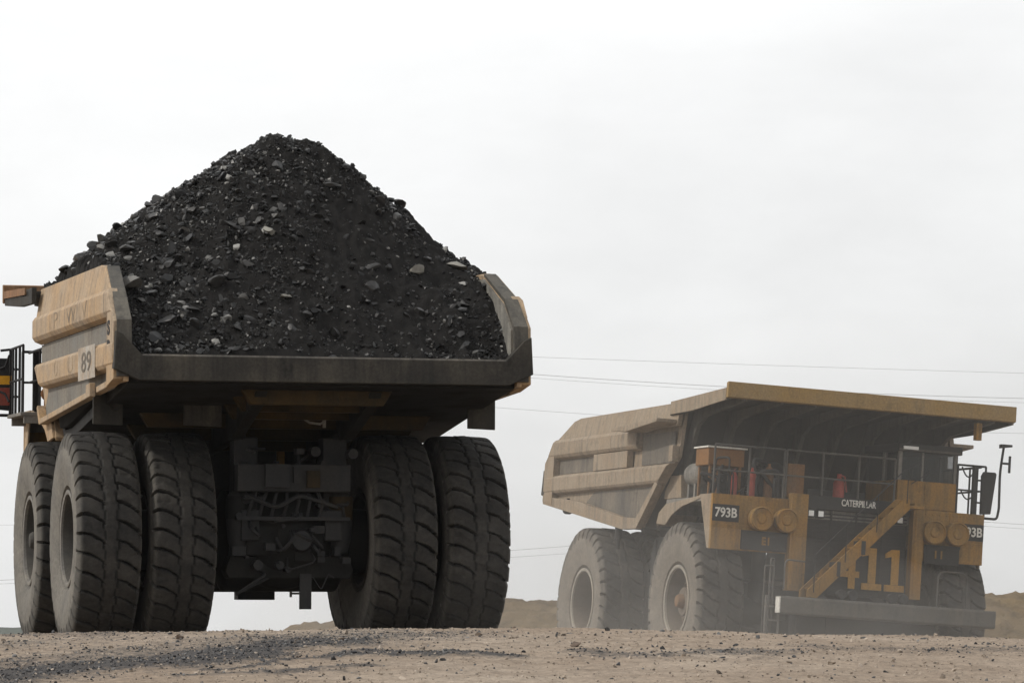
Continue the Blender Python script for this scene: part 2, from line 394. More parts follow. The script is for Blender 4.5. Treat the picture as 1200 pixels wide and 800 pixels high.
# coal spilled along the wheel tracks (road coordinates, metres)
streaks = [([(-7, 39), (-4.6, 42.5), (-3.2, 47), (-1.6, 53)], 1.6, 0.55), ([(-8, 44), (-5.5, 50), (-4.5, 57)], 1.2, 0.30), ([(-5.6, 39.5), (-4.8, 40.4), (-3.93, 42.2), (-3.25, 44.2), (-2.5, 46.2), (-1.8, 48.0)], 0.58, 1.1),
           ([(-4.3, 42.5), (-3.5, 44.5), (-3.0, 47.0), (-2.5, 49.0), (-1.9, 50.5)], 0.5, 0.95),
           ([(-2.9, 41.0), (-2.15, 43.2), (-1.33, 44.5), (-0.85, 44.7)], 0.13, 0.9), ([(-1.4, 44.5), (-0.9, 45.0), (-0.3, 44.6)], 0.12, 1.0),
           ([(-2.9, 39.5), (-2.0, 40.6), (-1.4, 41.0)], 0.12, 0.7), ([(0.6, 46.0), (1.7, 45.6), (2.4, 46.8), (3.0, 46.2)], 0.35, 0.62),
           ([(3.6, 49.2), (6.5, 49.4)], 0.5, 0.42), ([(-7.5, 55.5), (-6.4, 57.0), (-5.6, 55.0)], 0.5, 0.5), ([(-6.8, 48.5), (-5.6, 50)], 0.3, 0.45)]
coal = np.zeros_like(GX)
wobx = GX + 0.7 * fbm(GX * 0.5, GY * 0.35, 21, 3); woby = (GY + 2.2 * fbm(GX * 0.6, GY * 0.35, 33, 4)) * 0.3
for pts, wd, st in streaks:
    best = np.full_like(GX, 1e9)
    for (ax, ay), (bx, by) in zip(pts[:-1], pts[1:]):
        ay, by = ay * 0.3, by * 0.3; ux, uy = bx - ax, by - ay; L = ux * ux + uy * uy
        t = np.clip(((wobx - ax) * ux + (woby - ay) * uy) / L, 0, 1)
        best = np.minimum(best, np.hypot(wobx - ax - t * ux, woby - ay - t * uy))
    coal = np.maximum(coal, st * np.exp(-(best / wd) ** 2))
GZ = GZ + coal * 0.03
nx_, ny_ = len(gx), len(gy)
idx = np.arange(nx_ * ny_).reshape(ny_, nx_)
quads = np.stack([idx[:-1, :-1], idx[:-1, 1:], idx[1:, 1:], idx[1:, :-1]], -1).reshape(-1, 4)
me = np_mesh('ground', np.stack([GX, GY, GZ], -1).reshape(-1, 3), quads)
a_ = me.attributes.new('coal', 'FLOAT', 'POINT'); a_.data.foreach_set('value', coal.astype(np.float32).ravel())
me.polygons.foreach_set('use_smooth', np.ones(len(quads), bool))
tag(link('ground', me, 'ground'), 'pale dusty haul road rising to a crest, streaked with spilled coal', kind='structure')
from bisect import bisect
def ground_at(x, y):
    i = min(max(bisect(gx, x) - 1, 0), nx_ - 2); j = min(max(bisect(gy, y) - 1, 0), ny_ - 2)
    fx = (x - gx[i]) / (gx[i + 1] - gx[i]); fy = (y - gy[j]) / (gy[j + 1] - gy[j])
    return (GZ[j, i] * (1 - fx) + GZ[j, i + 1] * fx) * (1 - fy) + (GZ[j + 1, i] * (1 - fx) + GZ[j + 1, i + 1] * fx) * fy
def coal_at(x, y):
    i = min(max(bisect(gx, x) - 1, 0), nx_ - 1); j = min(max(bisect(gy, y) - 1, 0), ny_ - 1); return coal[j, i]

# earth berm beyond the trucks
bxs = np.arange(-10.5, 60, 0.16); bys = np.linspace(-9, 9, 90)
BX, BY = np.meshgrid(bxs, bys)
top = np.interp(BX, [-10.5, -9.2, -7.6, -6.5, -3, 0, 3, 10, 18, 25, 90], [-1.2, 0.9, 1.45, 1.7, 2.0, 2.3, 2.3, 2.4, 2.5, 2.6, 3.0])
prof = np.clip(1.05 - (np.abs(BY) / 8.2) ** 1.5, -0.1, 1)
BZ = -1.3 + (top + 1.3) * prof + 0.22 * fbm(BX * 0.35, BY * 0.35, 41, 5, 0.6) * (prof > 0) + 0.30 * fbm(BX * 1.3, BY * 1.3, 44, 4, 0.65)
idx = np.arange(BX.size).reshape(BX.shape)
q = np.stack([idx[:-1, :-1], idx[:-1, 1:], idx[1:, 1:], idx[1:, :-1]], -1).reshape(-1, 4)
me = np_mesh('earth_berm', np.stack([BX, BY + 160, BZ], -1).reshape(-1, 3), q)
me.polygons.foreach_set('use_smooth', np.ones(len(q), bool))
tag(link('earth_berm', me, 'berm'), 'low brown earth berm running behind both haul trucks', kind='structure')

# far wooded hills on the left horizon
hx = np.arange(-1600, -255, 12.0); hy = np.linspace(-150, 150, 14)
HX, HY = np.meshgrid(hx, hy)
HZ = -4 + (7.5 + 5 * fbm(HX * 0.006, HY * 0.006, 51, 5, 0.6)) * np.clip(1 - (HY / 150) ** 2, 0, 1) + 2.0 * fbm(HX * 0.06, HY * 0.06, 55, 3)
idx = np.arange(HX.size).reshape(HX.shape)
q = np.stack([idx[:-1, :-1], idx[:-1, 1:], idx[1:, 1:], idx[1:, :-1]], -1).reshape(-1, 4)
me = np_mesh('hills', np.stack([HX, HY + 2400, HZ], -1).reshape(-1, 3), q)
tag(link('hills', me, 'hill'), 'low far wooded hills fading into the pale air on the horizon', kind='structure')

# ------------------------------------------------------------------ tyre and rim meshes (shared by every wheel)
TR, THW = 1.775, 0.54
def tyre_mesh(name, mat):
    N, per = 34, 18
    nth = N * per
    side = [(0.36, 0.78), (0.43, 0.86), (0.47, 0.88), (0.50, 1.0), (0.53, 1.14), (0.545, 1.28), (0.545, 1.40), (0.535, 1.48), (0.53, 1.55), (0.52, 1.62), (0.505, 1.69), (0.475, 1.742)]
    crown = [(t * 0.45, TR - 0.018 * t * t) for t in np.linspace(1, -1, 29)]
    prof = [(y, r, 1.0 if r < 1.5 else 0.45 if r < 1.7 else 0.1) for y, r in side] + [(y, r, 0.0) for y, r in crown] + [(-y, r, 1.0 if r < 1.5 else 0.45 if r < 1.7 else 0.1) for y, r in side[::-1]]
    P = np.array(prof); k = len(P)
    th = np.arange(nth) * 2 * math.pi / nth
    TH, Y = np.meshgrid(th, P[:, 0], indexing='ij'); Rr = np.broadcast_to(P[:, 1], TH.shape)
    t = Y / 0.5; at = np.abs(t)
    ph = TH * N / (2 * math.pi) + 0.80 * t + 0.5 * (t < 0) + 0.25 * np.sin(at * 3.0)
    fr = np.abs((ph % 1) - 0.5)
    lug = np.floor(ph); rnd = np.sin(lug * 12.9898 + (t < 0) * 78.2) * 43758.5; rnd = rnd - np.floor(rnd)
    wdt = 0.038 + 0.062 * np.clip(at, 0, 1.1) + 0.02 * fbm(TH * 25, Y * 9, 65, 3) + 0.012 * np.sin(TH * N * 0.37 + 5 * t)
    m = 1 - sstep(fr, wdt * 0.7, wdt)
    m = m * sstep(at, 0.13, 0.3) * sstep(Rr, 1.47, 1.58)
    zig = 1 - sstep(np.abs(at - 0.22 - 0.04 * np.sin(TH * N)), 0.01, 0.045)
    Rr = Rr - 0.075 * m - 0.022 * zig * (Rr > 1.7) - 0.014 * rnd * (at > 0.25) * (Rr > 1.6) - 0.05 * np.maximum(0, fbm(TH * 14, Y * 7, 67, 4, 0.6) - 0.22) * (Rr > 1.62)
    # notch the shoulder inwards as well so that the lugs stand out from the sidewall
    Y2 = Y - np.sign(Y) * 0.075 * m * (at > 0.9)
    Rr = Rr + 0.006 * fbm(TH * 30, Y * 12, 61, 3)
    # moulded rings on the sidewall
    V = np.stack([Rr * np.cos(TH), Y2, Rr * np.sin(TH)], -1).reshape(-1, 3)
    I = np.arange(nth * k).reshape(nth, k); J = np.roll(I, -1, 0)
    q = np.stack([I[:, :-1], I[:, 1:], J[:, 1:], J[:, :-1]], -1).reshape(-1, 4)
    me = np_mesh(name, V, q)
    lug_edge = np.clip(P[:, 2][None, :] * np.ones((nth, 1)), 0, 1) * (1 - 0.6 * m)
    a = me.attributes.new('sidewall', 'FLOAT', 'POINT'); a.data.foreach_set('value', lug_edge.astype(np.float32).ravel())
    a = me.attributes.new('groove', 'FLOAT', 'POINT'); a.data.foreach_set('value', np.maximum(m, zig * (Rr > 1.66)).astype(np.float32).ravel())
    me.polygons.foreach_set('use_smooth', np.ones(len(q), bool)); me.set_sharp_from_angle(angle=R(32))
    me.materials.append(M[mat]); return me
TYRE = {'rubber': tyre_mesh('tyre', 'rubber'), 'rubber_dusty': tyre_mesh('tyre', 'rubber_dusty')}

def make_wheel(root, x, y, side, mat, front):
    """side = +1 when the outer face looks to local +y"""
    prof = ([(0.40, 0.80), (0.455, 0.80), (0.46, 0.745), (0.40, 0.72), (0.22, 0.68), (0.10, 0.66), (0.08, 0.58), (0.14, 0.36), (0.18, 0.33), (0.30, 0.31), (0.31, 0.0)] if front else
            [(0.40, 0.80), (0.455, 0.80), (0.46, 0.745), (0.40, 0.715), (0.15, 0.68), (-0.1, 0.665), (-0.22, 0.65), (-0.25, 0.50), (-0.14, 0.47), (-0.12, 0.0)])
    back = [(-0.40, 0.80), (-0.455, 0.80), (-0.46, 0.74), (-0.3, 0.66), (-0.28, 0.0)]
    mb = MB().lathe([(t * side, r) for t, r in prof], 'y', (0, 0, 0), 56).lathe([(t * side, r) for t, r in back], 'y', (0, 0, 0), 40)
    nb = 20; rb = 0.5 if front else 0.58; yy = (0.10 if front else -0.22) * side
    for i in range(nb):
        a = 2 * math.pi * i / nb
        mb.cyl((rb * math.cos(a), yy, rb * math.sin(a)), (rb * math.cos(a), yy + 0.06 * side, rb * math.sin(a)), 0.028, 6)
    w = mb.build('wheel', 'rim' if mat == 'rubber_dusty' else 'rim_dark', root, 0, 35); w.location = (x, y, 1.77)
    rg = MB().lathe([(tt * side, r) for tt, r in ((0.43, 0.80), (0.462, 0.805), (0.474, 0.775), (0.462, 0.735), (0.41, 0.725))], 'y', (0, 0, 0), 56)
    rg.build('rim_ring', 'ring' if mat == 'rubber_dusty' else 'grey', w, 0, 50)
    t = link('tyre', TYRE[mat], None, w)
    t.rotation_euler = (0, random.uniform(0, 6), 0)
    hb = MB()
    if front:
        hb.lathe([(0.29 * side, 0.16), (0.40 * side, 0.155), (0.45 * side, 0.12), (0.47 * side, 0.0)], 'y', (0, 0, 0), 24)
        hb.build('hub_cap', 'orange' if mat == 'rubber_dusty' else 'rim_dark', w, 0, 40)
    return w

def rounded(pts, n=5, f=0.25):
    """round the corners of a polyline"""
    pts = [Vector(p) for p in pts]; out = [pts[0]]
    for a, b_, c in zip(pts[:-2], pts[1:-1], pts[2:]):
        d = min((a - b_).length, (c - b_).length) * f
        p, q = b_ + (a - b_).normalized() * d, b_ + (c - b_).normalized() * d
        for i in range(n + 1):
            t = i / n; out.append(p * (1 - t) ** 2 + b_ * 2 * t * (1 - t) + q * t * t)
    return out + [pts[-1]]

# ------------------------------------------------------------------ the haul truck
def make_truck(loc, rot, loaded, label):
    root = bpy.data.objects.new('haul_truck', None); COL.objects.link(root)
    root.location = loc; root.rotation_euler = rot
    tag(root, label, 'haul truck', 'rigid haul trucks on the mine road')
    rub = 'rubber' if loaded else 'rubber_dusty'
    B = lambda: MB()
    TAN = 'body_tan' if loaded else 'body_dust'
    # wheels: two single in front, two dual pairs at the rear
    for s in (1, -1):
        make_wheel(root, 5.9, 2.90 * s, s, rub, True)
        make_wheel(root, 0, 3.09 * s, s, rub, False)
        make_wheel(root, 0, 1.85 * s, s, rub, False)
    # --- frame and running gear
    fr = B()
    for s in (1, -1):
        fr.prism([(-1.2, 1.75), (-1.2, 2.25), (2.5, 2.45), (7.6, 2.1), (8.6, 1.75), (8.6, 1.2), (6, 1.15), (2.5, 1.45)], 'y', 0.55 * s, 0.85 * s)
    fr.box(-1.35, -1.05, -0.95, 0.95, 2.55, 3.0).box(2.2, 2.6, -0.55, 0.55, 1.6, 2.3).box(5.6, 6.2, -1.0, 1.0, 1.5, 2.2).box(8.0, 8.6, -0.55, 0.55, 1.25, 1.7)
    fr.box(-1.0, -0.6, -0.95, -0.55, 2.2, 3.45).box(-1.0, -0.6, 0.55, 0.95, 2.2, 3.45)
    fr.build('frame', 'dark', root, 0.02)
    ax = B().lathe([(-2.6, 0.5), (-1.1, 0.55), (-0.95, 0.85), (0.95, 0.85), (1.1, 0.55), (2.6, 0.5)], 'y', (0, 0, 1.75), 28)
    ax.prism([(-1.02, 1.12), (1.02, 1.12), (1.08, 1.25), (1.0, 1.5), (-1.0, 1.5), (-1.08, 1.25)], 'x', -1.0, -0.6)
    ax.lathe([(-1.12, 0.0), (-1.12, 0.3), (-1.08, 0.45), (-0.95, 0.72), (-0.75, 0.88), (-0.5, 0.92)], 'x', (0, 0.05, 1.85), 32)
    ax.box(-1.12, -1.05, -0.55, -0.05, 1.4, 1.95).box(-1.12, -1.05, 0.2, 0.75, 1.5, 2.0)
    ax.build('rear_axle', 'under', root, 0.02, 35)
    det = B()
    det.lathe([(-1.28, 0.0), (-1.28, 0.16), (-1.12, 0.2), (-1.04, 0.26)], 'x', (0, -0.15, 1.75), 20)
    for i in range(7):
        det.tube(rounded([(-1.2, 0.75 - 0.2 * i, 2.15), (-1.25, 0.7 - 0.2 * i, 2.35 + 0.05 * (i % 3)), (-1.2, 0.6 - 0.17 * i, 2.55)]), 0.03, 6)
    det.tube(rounded([(-1.2, 0.8, 2.5), (-1.35, 0.3, 2.28), (-1.3, -0.1, 2.5), (-1.25, -0.75, 2.3)]), 0.035, 6)
    det.box(-1.45, -1.35, 0.1, 0.5, 2.62, 3.0).box(-1.42, -1.35, -0.1, 0.02, 2.7, 2.95)
    det.box(-1.3, -1.15, -0.95, 0.95, 2.08, 2.14)
    rq = random.Random(3)
    for k in range(46):
        y0, z0 = rq.uniform(-1.0, 0.95), rq.uniform(1.25, 3.3); w0 = rq.uniform(0.03, 0.13); x0 = -1.12 - rq.uniform(0, 0.25)
        if k % 3 == 0: det.box(x0, x0 + 0.25, y0, y0 + w0 * 1.4, z0, z0 + w0)
        elif k % 3 == 1: det.cyl((x0, y0, z0), (x0 + 0.3, y0, z0), w0 * 0.7, 10)
        else: det.tube(rounded([(-0.9, y0, z0), (x0 - 0.05, y0 + rq.uniform(-0.1, 0.1), z0 - rq.uniform(0.05, 0.3)), (x0, y0 + rq.uniform(-0.5, 0.5), z0 - rq.uniform(0.0, 0.5)), (-0.9, y0 + rq.uniform(-0.5, 0.5), z0)]), rq.uniform(0.015, 0.035), 6)
    det.build('axle_fittings', 'dark', root, 0.01)
    B().box(-1.43, -1.35, -0.42, -0.2, 2.62, 2.9).build('valve_block', 'beam_ochre', root, 0.01)
    pn = B().box(-1.2, -1.12, -0.33, -0.14, 0.62, 1.2)
    pn.tube(rounded([(-1.16, -0.36, 1.15), (-1.16, -0.5, 0.93), (-1.16, -0.62, 1.2), (-1.16, -0.72, 1.14)]), 0.012, 5)
    pn.build('hanging_bracket', 'dark', root)
    for s in (1, -1):
        st = B().cyl((-0.95, 0.86 * s, 2.5), (-0.8, 0.82 * s, 3.5), 0.10).lathe([(1.55, 0.0), (1.55, 0.12), (1.75, 0.17), (2.05, 0.2), (2.45, 0.2), (2.55, 0.14), (2.55, 0)], 'z', (-0.95, 0.86 * s, 0), 20)
        st.box(-1.1, -0.75, 0.72 * s - 0.12, 0.86 * s + 0.12, 1.5, 1.65)
        st.build('suspension_strut', 'dark', root, 0, 40)
        B().lathe([(2.1, 0.208), (2.48, 0.208)], 'z', (-0.95, 0.86 * s, 0), 20).build('strut_sleeve', 'beam_ochre' if s < 0 else 'under', root, 0, 40)
        B().lathe([(1.3, 0.22), (2.3, 0.22), (2.35, 0.16), (3.9, 0.16)], 'z', (5.9, 1.45 * s, 0), 20).cyl((5.9, 1.4 * s, 1.6), (5.9, 2.4 * s, 1.75), 0.32).build('front_strut', 'dark', root, 0, 40)
        B().cyl((1.3, 1.0 * s, 1.6), (2.4, 1.05 * s, 2.9), 0.2).cyl((2.4, 1.05 * s, 2.9), (2.9, 1.07 * s, 3.5), 0.13).build('hoist_cylinder', 'dark', root, 0, 40)
        tk = B().prism([(2.35, 1.5), (2.35, 2.95), (2.6, 3.3), (4.0, 3.3), (4.0, 1.5), (3.8, 1.3), (2.55, 1.3)], 'y', 1.2 * s, 2.75 * s)
        for xx in (2.7, 3.6): tk.box(xx, xx + 0.08, min(2.72 * s, 2.79 * s), max(2.72 * s, 2.79 * s), 1.35, 3.25)
        tk.build('fuel_tank' if s > 0 else 'hydraulic_tank', 'dark', root, 0.03)
    # --- dump body
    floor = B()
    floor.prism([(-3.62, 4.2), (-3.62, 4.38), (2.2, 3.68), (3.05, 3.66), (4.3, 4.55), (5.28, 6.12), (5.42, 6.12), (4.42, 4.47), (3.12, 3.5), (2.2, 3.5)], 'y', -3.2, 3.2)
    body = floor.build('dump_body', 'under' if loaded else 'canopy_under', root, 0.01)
    if loaded: body.scale.y = 0.985
    for s in (1, -1):
        sp = B()
        outline = [(-3.75, 4.22), (-3.68, 5.2), (-3.08, 5.65), (-2.0, 6.12), (-1.55, 6.18), (5.4, 6.22), (5.32, 5.0), (4.38, 4.42), (3.12, 3.47), (2.2, 3.47)]
        if loaded: outline = outline[:6] + [(5.35, 4.6), (4.9, 4.15), (4.62, 3.84), (-3.0, 4.22)]
        lean = lambda y: (lambda u, v: s * (y - max(0, v - 5.7) * 0.16))
        sp.prism(outline, 'y', lean(3.205), lean(3.29))
        sp.prism([(-3.05, 5.70), (-2.0, 6.14), (-1.55, 6.20), (5.38, 6.24), (5.38, 5.70)], 'y', lean(3.29), lean(3.40))
        ub = [(3.29, 5.73), (3.42, 5.73), (3.47, 5.66), (3.47, 5.36), (3.42, 5.29), (3.29, 5.24)]
        sp.prism([(y * s, z) for y, z in ub], 'x', lambda y, z: -3.1 - (5.7 - z) * 1.0, 5.36 if loaded else 2.9)
        lb = [(3.29, 4.88), (3.42, 4.86), (3.47, 4.80), (3.47, 4.50), (3.43, 4.44), (3.29, 4.40)]
        if loaded: lb = [(y, z + 0.02) for y, z in lb]
        sp.prism([(y * s, z) for y, z in lb], 'x', -3.66, lambda y, z: 4.42 + (z - 4.42) * 1.6)
        sp.prism([(-3.72, 4.26), (-3.70, 5.18), (-3.12, 5.62), (-3.02, 5.25), (-3.02, 4.16)], 'y', 3.29 * s, 3.455 * s)
        if not loaded:
            sp.box(-0.08, 2.3, min(3.29 * s, 3.45 * s), max(3.29 * s, 3.45 * s), 4.87, 5.26)
            sp.prism([(2.3, 5.74), (5.36, 5.84), (5.36, 5.76), (3.3, 5.62), (2.3, 5.68)], 'y', 3.40 * s, 3.88 * s)
            sp.box(5.1, 5.34, min(3.29 * s, 3.45 * s), max(3.29 * s, 3.45 * s), 4.9, 5.26)
        fl = [(-3.74, 4.20), (-3.74, 4.38), (-1.2, 4.2), (2.2, 3.72), (3.1, 3.68), (4.3, 4.5), (4.42, 4.40), (3.16, 3.44), (2.2, 3.44)]
        if loaded: fl = [(-3.0, 4.16), (-3.0, 4.26), (4.6, 3.9), (4.85, 4.15), (4.93, 4.1), (4.64, 3.8)]
        sp.prism(fl, 'y', 3.29 * s, 3.44 * s)
        if loaded and s > 0:
            sp.beam((-1.9, 3.50, 4.16), (-1.5, 3.50, 4.14), 0.1, 0.22)
        for xx in (-0.9, 1.1, 3.2):
            sp.box(xx, xx + 0.035, min(3.46 * s, 3.479 * s), max(3.46 * s, 3.479 * s), 5.37, 5.65) if (not loaded and xx < 2.5) else None
            if not loaded: sp.box(xx + 0.5, xx + 0.53, min(3.46 * s, 3.479 * s), max(3.46 * s, 3.479 * s), 4.53, 4.79)
        sp.build('side_panel', TAN, body, 0.012)
        ln = B().prism([(-3.6, 4.4), (-3.55, 5.15), (-3.0, 5.6), (-1.9, 6.08), (5.2, 6.1), (4.4, 4.6), (2.2, 3.75)], 'y', lambda u, v: s * (3.15 - max(0, v - 5.7) * 0.16), lambda u, v: s * (3.2 - max(0, v - 5.7) * 0.16))
        ln.build('liner', 'liner', body)
        B().prism([(-3.79, 4.3), (-3.725, 5.2), (-3.12, 5.68), (-2.02, 6.165), (-1.96, 6.12), (-3.05, 5.63), (-3.64, 5.16), (-3.7, 4.3)], 'y', lambda u, v: s * (3.16 - max(0, v - 5.7) * 0.16), lambda u, v: s * (3.40 - max(0, v - 5.6) * 0.2)).build('rear_edge', 'edge_steel' if loaded else 'body_worn', body, 0.006)
        # recess sheet between the beams: worn grey when loaded, painted-in shade when empty
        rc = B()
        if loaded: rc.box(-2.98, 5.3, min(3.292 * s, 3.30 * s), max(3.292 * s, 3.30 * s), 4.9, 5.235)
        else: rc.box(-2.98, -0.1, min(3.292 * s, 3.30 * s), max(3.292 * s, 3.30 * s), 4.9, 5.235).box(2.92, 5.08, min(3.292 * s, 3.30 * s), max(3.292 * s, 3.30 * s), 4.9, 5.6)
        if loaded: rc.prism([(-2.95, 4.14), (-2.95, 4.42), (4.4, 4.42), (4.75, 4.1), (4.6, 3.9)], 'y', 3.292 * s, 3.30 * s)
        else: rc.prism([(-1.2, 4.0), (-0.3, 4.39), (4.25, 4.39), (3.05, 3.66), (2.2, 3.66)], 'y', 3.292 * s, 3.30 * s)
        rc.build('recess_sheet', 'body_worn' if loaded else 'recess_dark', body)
    lip = B().prism([(-3.43, 5.02), (-3.32, 4.97), (-3.0, 4.63), (3.0, 4.63), (3.32, 4.97), (3.43, 5.02), (3.46, 4.42), (3.05, 4.24), (-3.05, 4.24), (-3.46, 4.42)], 'x', -3.85, -3.63)
    lip.build('tail_lip', 'lip', body, 0.012)
    if loaded:
        B().prism([(-3.0, 4.632), (3.0, 4.632), (3.0, 4.655), (-3.0, 4.655)], 'x', -3.83, -3.66).build('lip_edge', 'grey', body)
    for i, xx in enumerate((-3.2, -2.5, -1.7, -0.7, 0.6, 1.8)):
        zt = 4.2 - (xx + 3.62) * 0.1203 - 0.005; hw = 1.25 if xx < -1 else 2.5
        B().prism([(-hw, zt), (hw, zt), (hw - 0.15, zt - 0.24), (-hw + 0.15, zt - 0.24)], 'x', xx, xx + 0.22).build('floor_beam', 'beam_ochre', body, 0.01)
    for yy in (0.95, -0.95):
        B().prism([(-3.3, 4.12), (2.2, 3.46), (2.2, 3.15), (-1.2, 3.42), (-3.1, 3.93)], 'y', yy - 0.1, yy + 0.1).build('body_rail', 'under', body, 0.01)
    # deflector plates above the rear tyres
    for y0, y1 in ((2.93, 3.42), (1.27, 1.9), (-3.42, -2.95)) if loaded else ():
        pl = B().prism([(y0, 4.12), (y1, 4.12), (y1, 3.62), (y0, 3.6)], 'x', -1.5, -1.42)
        if y0 > 2.9:
            pl.lathe([(-1.515, 0.085), (-1.53, 0.11), (-1.50, 0.12), (-1.50, 0.07)], 'x', (0, 3.05, 3.94), 18)
        pl.build('deflector_plate', 'lip' if loaded else 'dark', body, 0.008)
    if not loaded:
        B().lathe([(-2.3, 0.0), (-2.3, 0.1), (-2.1, 0.11), (-2.0, 0.07), (-2.0, 0.0)], 'x', (0, -3.3, 4.02), 14).box(-2.2, -2.12, -3.34, -3.26, 4.08, 4.3).build('tail_lamp', 'dark', body, 0, 40)
        B().cyl((1.6, -3.3, 3.0), (1.6, -3.3, 3.6), 0.05, 10).cyl((1.6, -3.3, 3.25), (1.6, -3.3, 3.62), 0.09, 10).build('stop_pin', 'dark', body, 0, 40)
    wr = B().tube([(-1.55, -0.1, 3.75), (-1.6, -0.2, 3.68), (-1.6, -0.38, 3.66), (-1.6, -0.45, 3.7)], 0.02, 6).cyl((-1.6, -0.45, 3.6), (-1.6, -0.45, 3.9), 0.03, 8)
    wr.build('wiring', 'grey', body)
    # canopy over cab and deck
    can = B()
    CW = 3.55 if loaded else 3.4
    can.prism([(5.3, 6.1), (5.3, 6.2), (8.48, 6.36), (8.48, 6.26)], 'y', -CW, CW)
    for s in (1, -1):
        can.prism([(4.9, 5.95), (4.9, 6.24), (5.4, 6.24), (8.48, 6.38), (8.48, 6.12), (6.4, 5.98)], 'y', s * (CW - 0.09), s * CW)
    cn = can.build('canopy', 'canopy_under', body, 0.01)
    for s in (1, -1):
        B().prism([(5.0, 5.97), (5.0, 6.255), (8.47, 6.385), (8.47, 6.125), (6.4, 5.99)] if not loaded else [(5.6, 6.15), (5.6, 6.275), (8.47, 6.385), (8.47, 6.25)], 'y', s * (CW + 0.002), s * (CW + 0.03)).build('canopy_side', 'rust' if loaded else TAN, body)
    B().prism([(8.485, 6.16), (8.485, 6.50), (8.6, 6.52), (8.6, 6.18)], 'y', -CW - 0.03, CW + 0.03).build('canopy_fascia', 'rust' if loaded else 'fascia', body, 0.01)
    for yy in np.linspace(-2.95, 2.95, 8):
        B().prism([(8.46, 6.25), (5.3, 6.09), (4.55, 4.52), (3.3, 3.6), (3.35, 3.42), (4.75, 4.38), (5.62, 5.72), (6.1, 5.92), (8.46, 6.13)], 'y', yy - 0.045, yy + 0.045).build('canopy_rib', 'rib', body)
    B().box(8.3, 8.46, 2.55, 2.68, 5.72, 6.1).build('canopy_stay', 'yellow', body)
    # --- front deck and fascia
    dk = B().prism([(4.5, -3.22), (7.46, -3.22), (7.46, 3.22), (4.5, 3.22)], 'z', 3.98, 4.08)
    dk.box(4.6, 4.75, -3.2, 3.2, 3.75, 3.98).box(7.2, 7.4, -3.2, 3.2, 3.75, 3.98)
    dk.build('deck', 'grey', root, 0.01)
    for s in (1, -1):
        y0, y1 = (-3.25, -1.46) if s < 0 else (1.75, 3.25)
        dp = B().box(7.45, 7.56, y0, y1, 2.92 if s < 0 else 3.0, 4.13)
        for k in range(9):
            yb = y0 + 0.08 + (y1 - y0 - 0.16) * k / 8
            for zb in (4.05, 3.42): dp.cyl((7.55, yb, zb), (7.575, yb, zb), 0.018, 6)
        dp.box(7.556, 7.566, y0 + 0.02, y1 - 0.02, 3.45, 3.47).box(7.556, 7.57, y0 + 0.66, y0 + 0.70, 2.95, 4.1)
        dp.build('deck_panel', 'yellow', root, 0.015)
        ys = 3.235 * s
        sd = B().prism([(6.75, 4.13), (7.45, 4.13), (7.45, 2.93), (7.33, 2.93)], 'y', ys - 0.015, ys + 0.015)
        sd.build('deck_side', TAN, root, 0.005)
        # fender sheet over the front wheel
        arc = [(3.95, 3.55), (4.1, 3.8), (4.6, 3.98), (6.6, 4.1), (6.74, 4.13), (6.74, 4.05), (6.3, 3.98), (5.6, 3.9), (4.95, 3.72), (4.55, 3.5)]
        B().prism(arc, 'y', 3.19 * s, 3.24 * s).prism([(3.93, 3.5), (3.9, 3.56), (4.08, 3.86), (4.5, 4.03), (4.5, 3.975), (4.13, 3.8)], 'y', 2.3 * s, 3.19 * s).build('fender', TAN, root, 0.008)
        yc = (-2.17, -1.58) if s < 0 else (1.96, 2.52)
        for yy in yc:
            ac = B().lathe([(7.56, 0.25), (7.78, 0.25), (7.80, 0.27), (7.84, 0.27), (7.86, 0.245), (7.82, 0.225), (7.80, 0.12), (7.83, 0.09), (7.83, 0.0)], 'x', (0, yy, 3.64), 28)
            ac.build('air_cleaner', 'yellow', root, 0, 35)
        y0, y1 = (-2.55, -1.48) if s < 0 else (1.82, 2.66)
        lh = B().box(7.565, 7.62, y0, y1, 2.95, 3.37).box(7.62, 7.66, y0, y1, 3.3, 3.37)
        for k in range(5): lh.box(7.62, 7.635, y0 + 0.05, y1 - 0.05, 2.98 + 0.06 * k, 3.0 + 0.06 * k)
        h = lh.build('vent_panel', 'dark', root)
        yo = -2.0 if s < 0 else 2.14
        mk = B().box(7.64, 7.648, yo - 0.08, yo - 0.04, 3.07, 3.25)
        if s < 0: mk.box(7.64, 7.648, yo - 0.04, yo + 0.02, 3.21, 3.25).box(7.64, 7.648, yo - 0.04, yo + 0.02, 3.07, 3.11).box(7.64, 7.648, yo - 0.04, yo + 0.02, 3.14, 3.18)
        mk.build('marking', 'yellow', h)
        B().box(7.64, 7.648, yo + 0.06, yo + 0.1, 3.07, 3.25).build('marking', 'yellow', h)
        y0, y1 = (-3.245, -2.62) if s < 0 else (2.69, 3.245)
        np_ = B().box(7.562, 7.575, y0, y1, 3.53, 3.9).build('number_plate', 'black', root)
        text('lettering', '793B' , 'white', np_, (7.582, (y0 + y1) / 2 + (0 if s < 0 else -0.02), 3.715), (0, 1, 0), (0, 0, 1), 0.29, bold=0.006, sx=0.88)
        # steel columns either side of the radiator
        y0, y1 = (-1.455, -1.06) if s < 0 else (1.46, 1.72)
        B().box(7.48, 7.74, y0, y1, 2.12, 4.26).box(7.74, 7.76, y0 + 0.05, y0 + 0.1, 2.2, 4.2).build('frame_column', 'yellow', root, 0.015)
